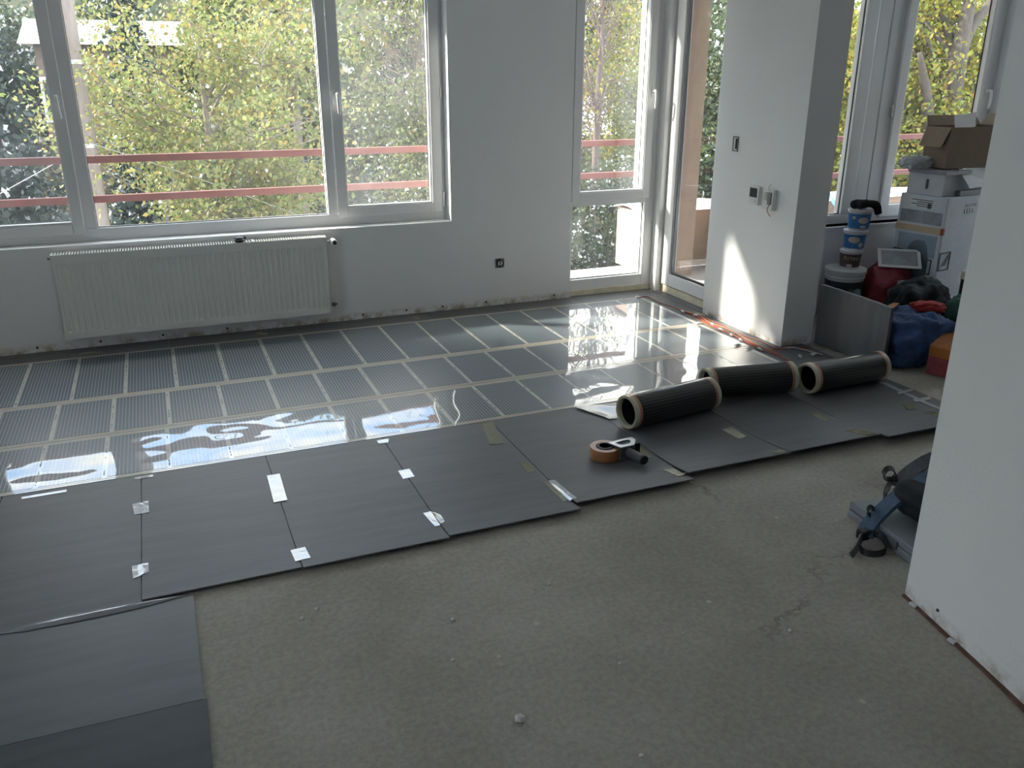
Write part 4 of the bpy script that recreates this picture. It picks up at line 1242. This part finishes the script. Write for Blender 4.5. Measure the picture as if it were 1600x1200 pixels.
def device(name, y, z, w, h, label):
    t = empty(name, (3.36, y, z)); T(t, label, 'thermostat')
    return t
t1 = device('thermostat', 4.262, .862, .09, .10, 'white thermostat with dark square screen on the pillar')
box('housing', -.026, 0, -.047, .047, -.056, .054, M['thermo'], t1, .004)
box('screen', -.0285, -.0255, -.032, .036, -.012, .042, M['screen'], t1, .001)
box('button', -.029, -.0255, -.020, -.008, -.040, -.028, M['thermo'], t1, .001)
t2 = device('wall_controller', 4.125, .855, .1, .12, 'open white wall controller right of the thermostat')
box('housing', -.022, 0, -.052, .052, -.064, .058, M['thermo'], t2, .004)
box('terminal_block', -.030, -.0215, -.028, .002, -.030, .040, M['box_metal'], t2, .002)
box('circuit_cover', -.027, -.0215, .014, .040, -.010, .040, M['chrome'], t2, .002)
box('cover_edge', -.034, -.0215, -.052, -.044, -.060, .054, M['thermo'], t2, .002)
tube('lead', [(-.024, -.012, -.030), (-.036, -.014, -.06), (-.026, -.02, -.085), (-.010, -.016, -.10)], .0022, M['cable_red'], t2, 6)
tube('lead', [(-.024, -.006, .04), (-.032, -.004, .07), (-.012, .0, .085)], .0022, M['cable_white'], t2, 6)
t3 = empty('switch_box', (3.36, 4.515, 1.142)); T(t3, 'small open switch box high on the pillar', 'switch')
boxes('box_rim', [(-.006, 0, -.026, -.020, -.045, .045), (-.006, 0, .020, .026, -.045, .045), (-.006, 0, -.020, .020, .038, .045), (-.006, 0, -.020, .020, -.045, -.038)], M['box_metal'], t3)
box('recess', -.002, 0, -.020, .020, -.038, .038, M['thermo'], t3)
box('mechanism', -.008, -.0021, -.018, -.004, -.030, .032, M['screen'], t3, .001)

# ================================================================== FOREGROUND RIGHT: case and backpack
cs = empty('plastic_case', (2.235, 2.125, 0), math.radians(-8)); T(cs, 'flat grey plastic case lying under the backpack', 'case')
MXI = None
box('base', 0, .52, -.46, 0, 0, .030, M['case'], cs, .006)
box('lid', .002, .518, -.458, -.002, .033, .062, M['case'], cs, .006)
box('latch', -.006, .004, -.28, -.22, .016, .046, M['grey_plastic'], cs, .002)
bp = empty('backpack', (0, 0, 0)); T(bp, 'black backpack with blue grey shoulder straps by the partition', 'backpack')
crumple('body', (.44, .32, .13), M['black_cloth'], bp, (2.51, 1.89, .068), .1, .08, 2.2, 3, .55, 4, False)
crumple('pocket', (.22, .20, .07), M['black_cloth'], bp, (2.54, 1.86, .17), .2, .10, 2.2, 5, .5, 4, False)
ribbon('shoulder_strap', [(2.62, 1.90, .235), (2.53, 1.925, .232), (2.43, 1.95, .205), (2.33, 1.97, .155), (2.245, 1.98, .090), (2.175, 1.97, .038), (2.15, 1.95, .022)], .055, .018, M['strap_blue'], bp, (.30, .85, .25))
ribbon('shoulder_strap', [(2.62, 2.06, .215), (2.53, 2.07, .195), (2.45, 2.075, .155), (2.40, 2.07, .115)], .05, .014, M['strap_grey'], bp, (.35, .75, .5))
ribbon('webbing', [(2.42, 2.08, .13), (2.395, 2.085, .14), (2.365, 2.09, .145), (2.345, 2.09, .165), (2.36, 2.09, .187), (2.39, 2.09, .18), (2.40, 2.085, .155), (2.375, 2.08, .13), (2.355, 2.075, .10), (2.35, 2.07, .072)], .020, .004, M['black'], bp, (.35, .75, .5))
ribbon('webbing', [(2.145, 1.955, .022), (2.12, 1.94, .030), (2.075, 1.91, .016), (2.035, 1.89, .008)], .024, .005, M['strap_grey'], bp, (.5, .5, .6))
ribbon('webbing', [(2.15, 1.955, .026), (2.105, 1.925, .012), (2.09, 1.89, .010), (2.11, 1.865, .010), (2.15, 1.86, .012), (2.185, 1.885, .020), (2.19, 1.92, .035), (2.165, 1.95, .036)], .024, .004, M['black'], bp, (.2, .2, 1))
box('buckle', 2.13, 2.17, 1.94, 1.975, .012, .048, M['black'], bp, .006)
ribbon('webbing', [(2.215, 1.99, .066), (2.20, 2.00, .085), (2.215, 2.005, .10), (2.235, 2.0, .085)], .018, .004, M['black'], bp, (.5, .5, .3))

# ================================================================== STORAGE CORNER
# standing board of folded underlay beside the pillar
bm = bmesh.new()
nn = 24
for lay, off in ((0, 0), (1, .022)):
    for j in (0, 1):
        for i in range(nn + 1):
            t = i / nn
            y = 3.885 - .545 * t
            x = 3.60 + off + .012 * math.sin(t * PI) + .002 * math.sin(t * 34)
            bm.verts.new((x, y, .004 + j * (.365 - .01 * t)))
bm.verts.ensure_lookup_table()
I = lambda l, j, i: bm.verts[l * 2 * (nn + 1) + j * (nn + 1) + i]
for i in range(nn):
    bm.faces.new((I(0, 0, i), I(0, 0, i + 1), I(0, 1, i + 1), I(0, 1, i)))
    bm.faces.new((I(1, 0, i + 1), I(1, 0, i), I(1, 1, i), I(1, 1, i + 1)))
    bm.faces.new((I(0, 1, i), I(0, 1, i + 1), I(1, 1, i + 1), I(1, 1, i)))
    bm.faces.new((I(0, 0, i + 1), I(0, 0, i), I(1, 0, i), I(1, 0, i + 1)))
for i in (0, nn): bm.faces.new((I(0, 0, i), I(0, 1, i), I(1, 1, i), I(1, 0, i)))
T(obj('standing_board', bm, M['under'], None, False), 'grey ribbed underlay board standing on edge beside the pillar', 'board')

def pail(x, y, z, r, h, lab, label, extra=None, rim=.006, badges=()):
    p = empty('paint_pail', (x, y, z)); T(p, label, 'pail', 'stack of paint pails')
    lathe('tub', [(0, 0), (r * .88, 0), (r * .89, .003), (r, h * .93), (0, h * .93)], M['pail_white'], p, 32)
    if h > .2:
        lathe('rib_ring', [(r * .98, h * .84), (r + .006, h * .845), (r + .006, h * .87), (r * .98, h * .875)], M['pail_white'], p, 32, cap=False)
    lathe('label_band', [(r * .905, h * .10), (r * .905 + .002, h * .10), (r * .985 + .0025, h * .80), (r * .98, h * .80)], M[lab], p, 32, cap=False)
    lh = min(.026, h * .14)
    lathe('lid', [(r, h - lh), (r + rim, h - lh), (r + rim + .001, h * .985), (r + rim - .003, h - .0004), (0, h - .0004)], M['pail_white'], p, 32)
    for (ang, zf, wa, hh, mm) in badges:
        V, Fc = [], []
        a0 = ang
        n = 10
        for i in range(n + 1):
            s = -1 + 2 * i / n
            a = a0 + s * wa
            e = math.sqrt(max(0, 1 - s * s)) * hh
            for q in (-1, 1):
                zz = h * zf + q * e
                rr3 = r * (.905 + .08 * (zz / h - .1) / .7) + .0045
                V.append((rr3 * math.cos(a), rr3 * math.sin(a), zz))
        for i in range(n): Fc.append((i * 2, i * 2 + 2, i * 2 + 3, i * 2 + 1))
        pydata('label_print', V, Fc, M[mm], p)
    return p
def text_part(txt, size, m, parent, loc, rot, name='lettering'):
    cu = bpy.data.curves.new('txt', 'FONT'); cu.body = txt; cu.size = size; cu.align_x = 'CENTER'; cu.align_y = 'CENTER'; cu.extrude = .0006; cu.resolution_u = 3
    to = bpy.data.objects.new('txt', cu); COL.objects.link(to)
    me = bpy.data.meshes.new_from_object(to.evaluated_get(bpy.context.evaluated_depsgraph_get()))
    bpy.data.objects.remove(to)
    o = link(name, me, m, parent)
    o.location = loc; o.rotation_euler = rot
    return o
FA = math.radians(-130)     # towards the viewpoint
px_, py_ = 4.085, 4.20
pb = pail(px_ - .01, py_, 0, .120, .37, 'pail_dark', 'big white pail with dark label at the bottom of the pail stack', rim=.010, badges=[(FA + .35, .52, .35, .06, 'label_green'), (FA + .75, .50, .42, .07, 'label_blue')])
bpl = pail(px_ + .012, py_ - .005, .370, .064, .118, 'pail_brown', 'small pail with brown label standing on the big pail', badges=[(FA - .1, .20, .30, .010, 'label_cream')])
text_part('Artec', .042, M['beige_tape'], bpl, (.0655 * math.cos(FA), .0655 * math.sin(FA), .072), (PI / 2, 0, FA + PI / 2))
pail(px_ + .030, py_, .488, .068, .126, 'pail_blue', 'small blue labelled pail in the middle of the stack', badges=[(FA - .1, .55, .55, .020, 'label_cream'), (FA + .55, .30, .25, .018, 'label_cream')])
tp_ = pail(px_ + .042, py_ - .004, .614, .068, .132, 'pail_blue', 'topmost blue labelled pail under the black fleece', badges=[(FA + .35, .50, .50, .020, 'label_cream'), (FA - .55, .62, .16, .010, 'label_cream'), (FA + .35, .20, .32, .009, 'label_cream')])
fe = empty('fleece_roller', (px_ + .050, py_ - .004, .7463)); T(fe, 'black fleece paint roller cover draped on the topmost pail', 'roller cover')
V, Fc = [], []
fp_ = smooth_path([(-.060, -.035, .030), (-.02, -.040, .034), (.03, -.044, .034), (.070, -.050, .018), (.088, -.056, -.030)], 8)
tube_into(V, Fc, fp_, [.024 + .002 * math.sin(i * .35) for i in range(len(fp_))], 14)
pydata('fleece', V, Fc, M['fleece'], fe, True)
V, Fc = [], []
fp_ = smooth_path([(-.062, .012, .026), (-.01, .016, .030), (.045, .012, .028)], 8)
tube_into(V, Fc, fp_, [.026 + .002 * math.sin(i * .4) for i in range(len(fp_))], 14)
pydata('fleece_fold', V, Fc, M['fleece'], fe, True)

# wrapped polystyrene stack with window fittings boxes, standing against the wall
WX, WY, WR = 4.59, 3.95, math.radians(10)
wbx = empty('wrapped_package', (WX, WY, 0), WR); T(wbx, 'tall white film wrapped package with black symbols under the window', 'package')
# local: +x to the right back, faces: left face (x=-.0 .. along y) and front face (y=0 along x)
WH = .82
box('core', 0, .44, 0, .33, 0, WH, M['foam'], wbx, .008)
box('tape_band', -.004, .01, -.004, .334, WH - .235, WH - .195, M['beige_tape'], wbx)
box('strap_end', -.005, .012, -.005, .014, WH - .236, WH - .194, M['cable_red'], wbx)
box('wrap_sheet', -.003, -.0005, .03, .30, WH - .39, WH - .25, M['foam_blue'], wbx)
box('label_sheet', -.003, -.0005, .08, .26, WH - .085, WH - .02, M['paper'], wbx)
boxes('label_text', [(-.004, -.0031, .095, .245 - .04 * (i % 2), WH - .035 - .013 * i, WH - .030 - .013 * i) for i in range(4)] + [(-.004, -.0031, .105, .13, WH - .082, WH - .05)], M['ink'], wbx)
box('printed_strip', -.003, -.0005, .02, .31, WH - .18, WH - .10, M['grey_card'], wbx)
crumple('dark_object', (.012, .17, .34), M['wrap_dark'], wbx, (-.002, .15, WH - .62), 0, .05, 2, 4, .2, 3, False)
def glyph_frame(x0, x1, z0, z1, t, face):
    L = []
    for a, b, c, d in ((x0, x1, z0, z0 + t), (x0, x1, z1 - t, z1), (x0, x0 + t, z0, z1), (x1 - t, x1, z0, z1)):
        L.append((a, b, -.004, -.0005, c, d) if face == 'y' else (-.004, -.0005, a, b, c, d))
    return L
# crossed-out symbol at the corner, seen on the front face; goblet symbol on the left face
gs = empty_part = boxes('handling_symbol', glyph_frame(.01, .13, WH - .47, WH - .35, .008, 'y'), M['ink'], wbx)
bm = bmesh.new()
for p in ([(.02, WH - .46), (.028, WH - .46), (.12, WH - .36), (.112, WH - .36)], [(.045, WH - .44), (.085, WH - .44), (.115, WH - .385), (.10, WH - .37), (.075, WH - .405)]):
    f = bm.faces.new([bm.verts.new((x, -.003, z)) for x, z in p])
obj('symbol_mark', bm, M['ink'], gs)
g2 = boxes('handling_symbol', glyph_frame(.225, .320, WH - .47, WH - .36, .007, 'x'), M['ink'], wbx)
bm = bmesh.new()
for p in ([(.255, WH - .385), (.29, WH - .385), (.28, WH - .41), (.265, WH - .41)], [(.269, WH - .41), (.276, WH - .41), (.276, WH - .45), (.269, WH - .45)], [(.257, WH - .45), (.288, WH - .45), (.288, WH - .456), (.257, WH - .456)]):
    bm.faces.new([bm.verts.new((-.003, y, z)) for y, z in p])
obj('symbol_mark', bm, M['ink'], g2)
g3 = boxes('handling_symbol', glyph_frame(.04, .12, WH - .50, WH - .40, .007, 'x'), M['ink'], wbx)
boxes('printed_text', [(.20 + .03 * i, .222 + .03 * i, -.003, -.0005, WH - .115, WH - .085) for i in range(4)] + [(.20 + .022 * i, .215 + .022 * i, -.003, -.0005, WH - .07, WH - .055) for i in range(6)], M['grey_plastic'], wbx)
boxes('foam_step', [(.012, .30, -.03, -.0005, .03, .16), (.012, .24, -.045, -.0305, .03, .12)], M['foam'], wbx, .01)
# boxes on top of the package
flat = empty('carton', (4.60, 3.985, WH), math.radians(7)); T(flat, 'white carton with folded grey flaps on the wrapped package', 'carton')
box('body', -.02, .40, .01, .27, .001, .135, M['white_card'], flat, .004)
box('flap', -.06, .20, -.02, .25, .137, .160, M['grey_card'], flat, .002)
box('slot', -.0245, -.0205, .12, .135, .04, .10, M['ink'], flat)
bm = bmesh.new()
vs = [bm.verts.new(p) for p in ((.10, .005, .165), (.40, .0, .166), (.41, -.04, .06), (.16, -.05, .05))]
bm.faces.new(vs)
o = obj('hanging_flap', bm, M['paper'], flat); o.modifiers.new('t', 'SOLIDIFY').thickness = .003
box('dark_tray', .10, .42, -.028, .008, .001, .035, M['grey_plastic'], flat, .004)
cr_ = crumple('crumpled_paper', (.22, .12, .08), M['white_card'], None, (4.49, 4.16, WH + .163), 0, .35, 4, 6, .3, 4, False)
T(cr_, 'crumpled pale paper sticking out beside the cardboard box', 'paper')
cb = empty('cardboard_box', (4.62, 4.045, WH + .168), math.radians(-6)); T(cb, 'open brown cardboard box on top of the pile', 'cardboard box')
Hc = .25
boxes('box_walls', [(0, .42, 0, .006, 0, Hc), (0, .42, .204, .21, 0, Hc), (0, .006, .006, .204, 0, Hc), (.414, .42, .006, .204, 0, Hc), (.006, .414, .006, .204, 0, .006)], M['cardboard'], cb)
def flap(pts):
    bm = bmesh.new(); bm.faces.new([bm.verts.new(p) for p in pts])
    o = obj('box_flap', bm, M['cardboard'], cb); o.modifiers.new('t', 'SOLIDIFY').thickness = .004
flap([(0, 0, Hc), (0, .21, Hc), (-.05, .20, Hc - .12), (-.05, .01, Hc - .12)])
flap([(.0, .21, Hc), (.42, .21, Hc), (.40, .25, Hc + .06), (.02, .25, Hc + .06)])
flap([(.42, 0, Hc), (.42, .21, Hc), (.48, .20, Hc + .07), (.48, .01, Hc + .07)])
bm = bmesh.new()
bm.faces.new([bm.verts.new(p) for p in ((.08, .05, Hc - .04), (.20, .02, Hc + .005), (.28, .12, Hc + .085), (.17, .18, Hc + .06))])
o = obj('paper_sheet', bm, M['paper']); o.modifiers.new('t', 'SOLIDIFY').thickness = .002
o.location = cb.location; o.rotation_euler = cb.rotation_euler
T(o, 'bent white paper sheet sticking out of the cardboard box', 'paper')

# red bag with a box on it, and the heap in front
rb_ = empty('red_bag', (4.41, 4.16, 0)); T(rb_, 'round dark red plastic bag on the floor between pails and package', 'bag')
crumple('bag_body', (.36, .30, .40), M['red_bag'], rb_, (0, 0, 0), .3, .14, 2.6, 9, .15)
box('white_tag', -.02, .03, -.166, -.158, .18, .30, M['paper'], rb_, .002, Matrix.Rotation(math.radians(-18), 4, 'Z'))
bk = empty('picture_card', (4.42, 4.10, .415), math.radians(-38)); T(bk, 'grey and white printed card leaning on the red bag', 'card')
mxr = Matrix.Rotation(math.radians(30), 4, 'X')
box('card', -.13, .13, -.08, .10, -.003, .003, M['paper'], bk, 0, mxr)
box('print', -.11, .11, -.06, .08, .0032, .0042, M['grey_card'], bk, 0, mxr)
db = crumple('dark_bag', (.20, .17, .24), M['dark_bag'], None, (4.44, 3.90, 0), .4, .18, 3, 11, .25)
T(db, 'dark plastic bag squeezed between red bag and package', 'bag')
cv = empty('canister', (4.62, 3.70, 0)); T(cv, 'black canister with cream lid at the partition edge', 'canister')
lathe('body', [(0, 0), (.060, 0), (.062, .004), (.062, .37), (0, .37)], M['black'], cv, 28)
lathe('lid', [(.062, .355), (.066, .355), (.066, .40), (.060, .405), (0, .405)], M['film_edge'], cv, 28)
lathe('clasp', [(0, 0), (.008, 0), (.008, .006), (0, .006)], M['copper'], cv, 10, (-.05, -.045, .335), 'Y')

heap = crumple('work_trousers', (.40, .34, .29), M['blue_cloth'], None, (3.86, 3.44, 0), math.radians(-10), .20, 2.6, 13, .55, 5)
T(heap, 'crumpled blue and dark work clothes heaped beside the standing board', 'clothes')
jk = crumple('dark_jacket', (.50, .24, .37), M['black_cloth'], None, (4.22, 3.73, 0), math.radians(8), .22, 2.0, 17, .35, 5, False)
T(jk, 'black jacket slumped behind the blue work clothes', 'clothes')
rc = crumple('red_cloth', (.17, .10, .06), M['red_cloth'], None, (3.98, 3.44, .275), math.radians(-25), .35, 3, 19, .4, 4, False)
T(rc, 'red cloth poking out above the blue work clothes', 'cloth')
oc = empty('orange_carton', (3.85, 3.06, 0), math.radians(20)); T(oc, 'orange carton with red end lying in the heap', 'carton')
box('body', .03, .50, 0, .17, .006, .16, M['orange_card'], oc, .006, Matrix.Rotation(math.radians(-12), 4, 'Y'))
box('red_end', -.006, .027, .004, .166, .003, .10, M['red_bag'], oc, .006)
gc = crumple('green_bag', (.22, .16, .34), M['green_cloth'], None, (4.27, 3.45, 0), math.radians(30), .15, 2.4, 23, .5, 4, False)
T(gc, 'dark green bag between the orange carton and the black jacket', 'bag')
o2 = crumple('orange_bag', (.20, .14, .36), M['orange_card'], None, (4.47, 3.52, 0), math.radians(20), .15, 2, 29, .6, 4, False)
T(o2, 'orange packaging behind the dark green bag', 'packaging')
os_ = ribbon('olive_strap', [(4.06, 3.36, .20), (4.06, 3.30, .235), (4.055, 3.20, .23), (4.05, 3.13, .15), (4.05, 3.12, .08)], .04, .006, M['olive_strap'], None, (.9, .3, 0))
T(os_, 'olive webbing strap hanging over the orange carton', 'strap')
sl = poly_slab('orange_strip', [(3.72, 3.46), (3.80, 3.55), (3.87, 3.58), (3.89, 3.56)], .30, .006, M['orange_card'])
T(sl, 'thin orange strip lying on top of the blue work clothes', 'strip')

# ================================================================== FLOOR CRUMBS
rn = random.Random(2)
def chip(x, y, r, label, group=None):
    bm = bmesh.new(); bmesh.ops.create_icosphere(bm, subdivisions=2, radius=r)
    for v in bm.verts:
        v.co *= 1 + .5 * mnoise.noise(v.co * (1.6 / r) + Vector((x * 9, y * 5, 0)))
        v.co.z = max(v.co.z * .7, -r * .4)
        v.co += Vector((x, y, r * .4))
    return T(obj('plaster_chip', bm, M['chip']), label, 'plaster chip', group)
chip(.685, 1.603, .014, 'largest white plaster chip on the bare concrete')
for (x, y) in [(.29, 2.28), (.24, 2.25), (-.03, 2.30), (.70, 2.15), (.66, 2.07), (.60, 1.89), (1.01, 2.13), (1.03, 1.70), (.91, 1.38), (1.57, 1.64), (3.40, 3.72), (3.30, 3.66), (3.47, 3.74)]:
    chip(x, y, rn.uniform(.004, .007), 'tiny white plaster crumb on the floor', 'tiny plaster crumbs on the floor')
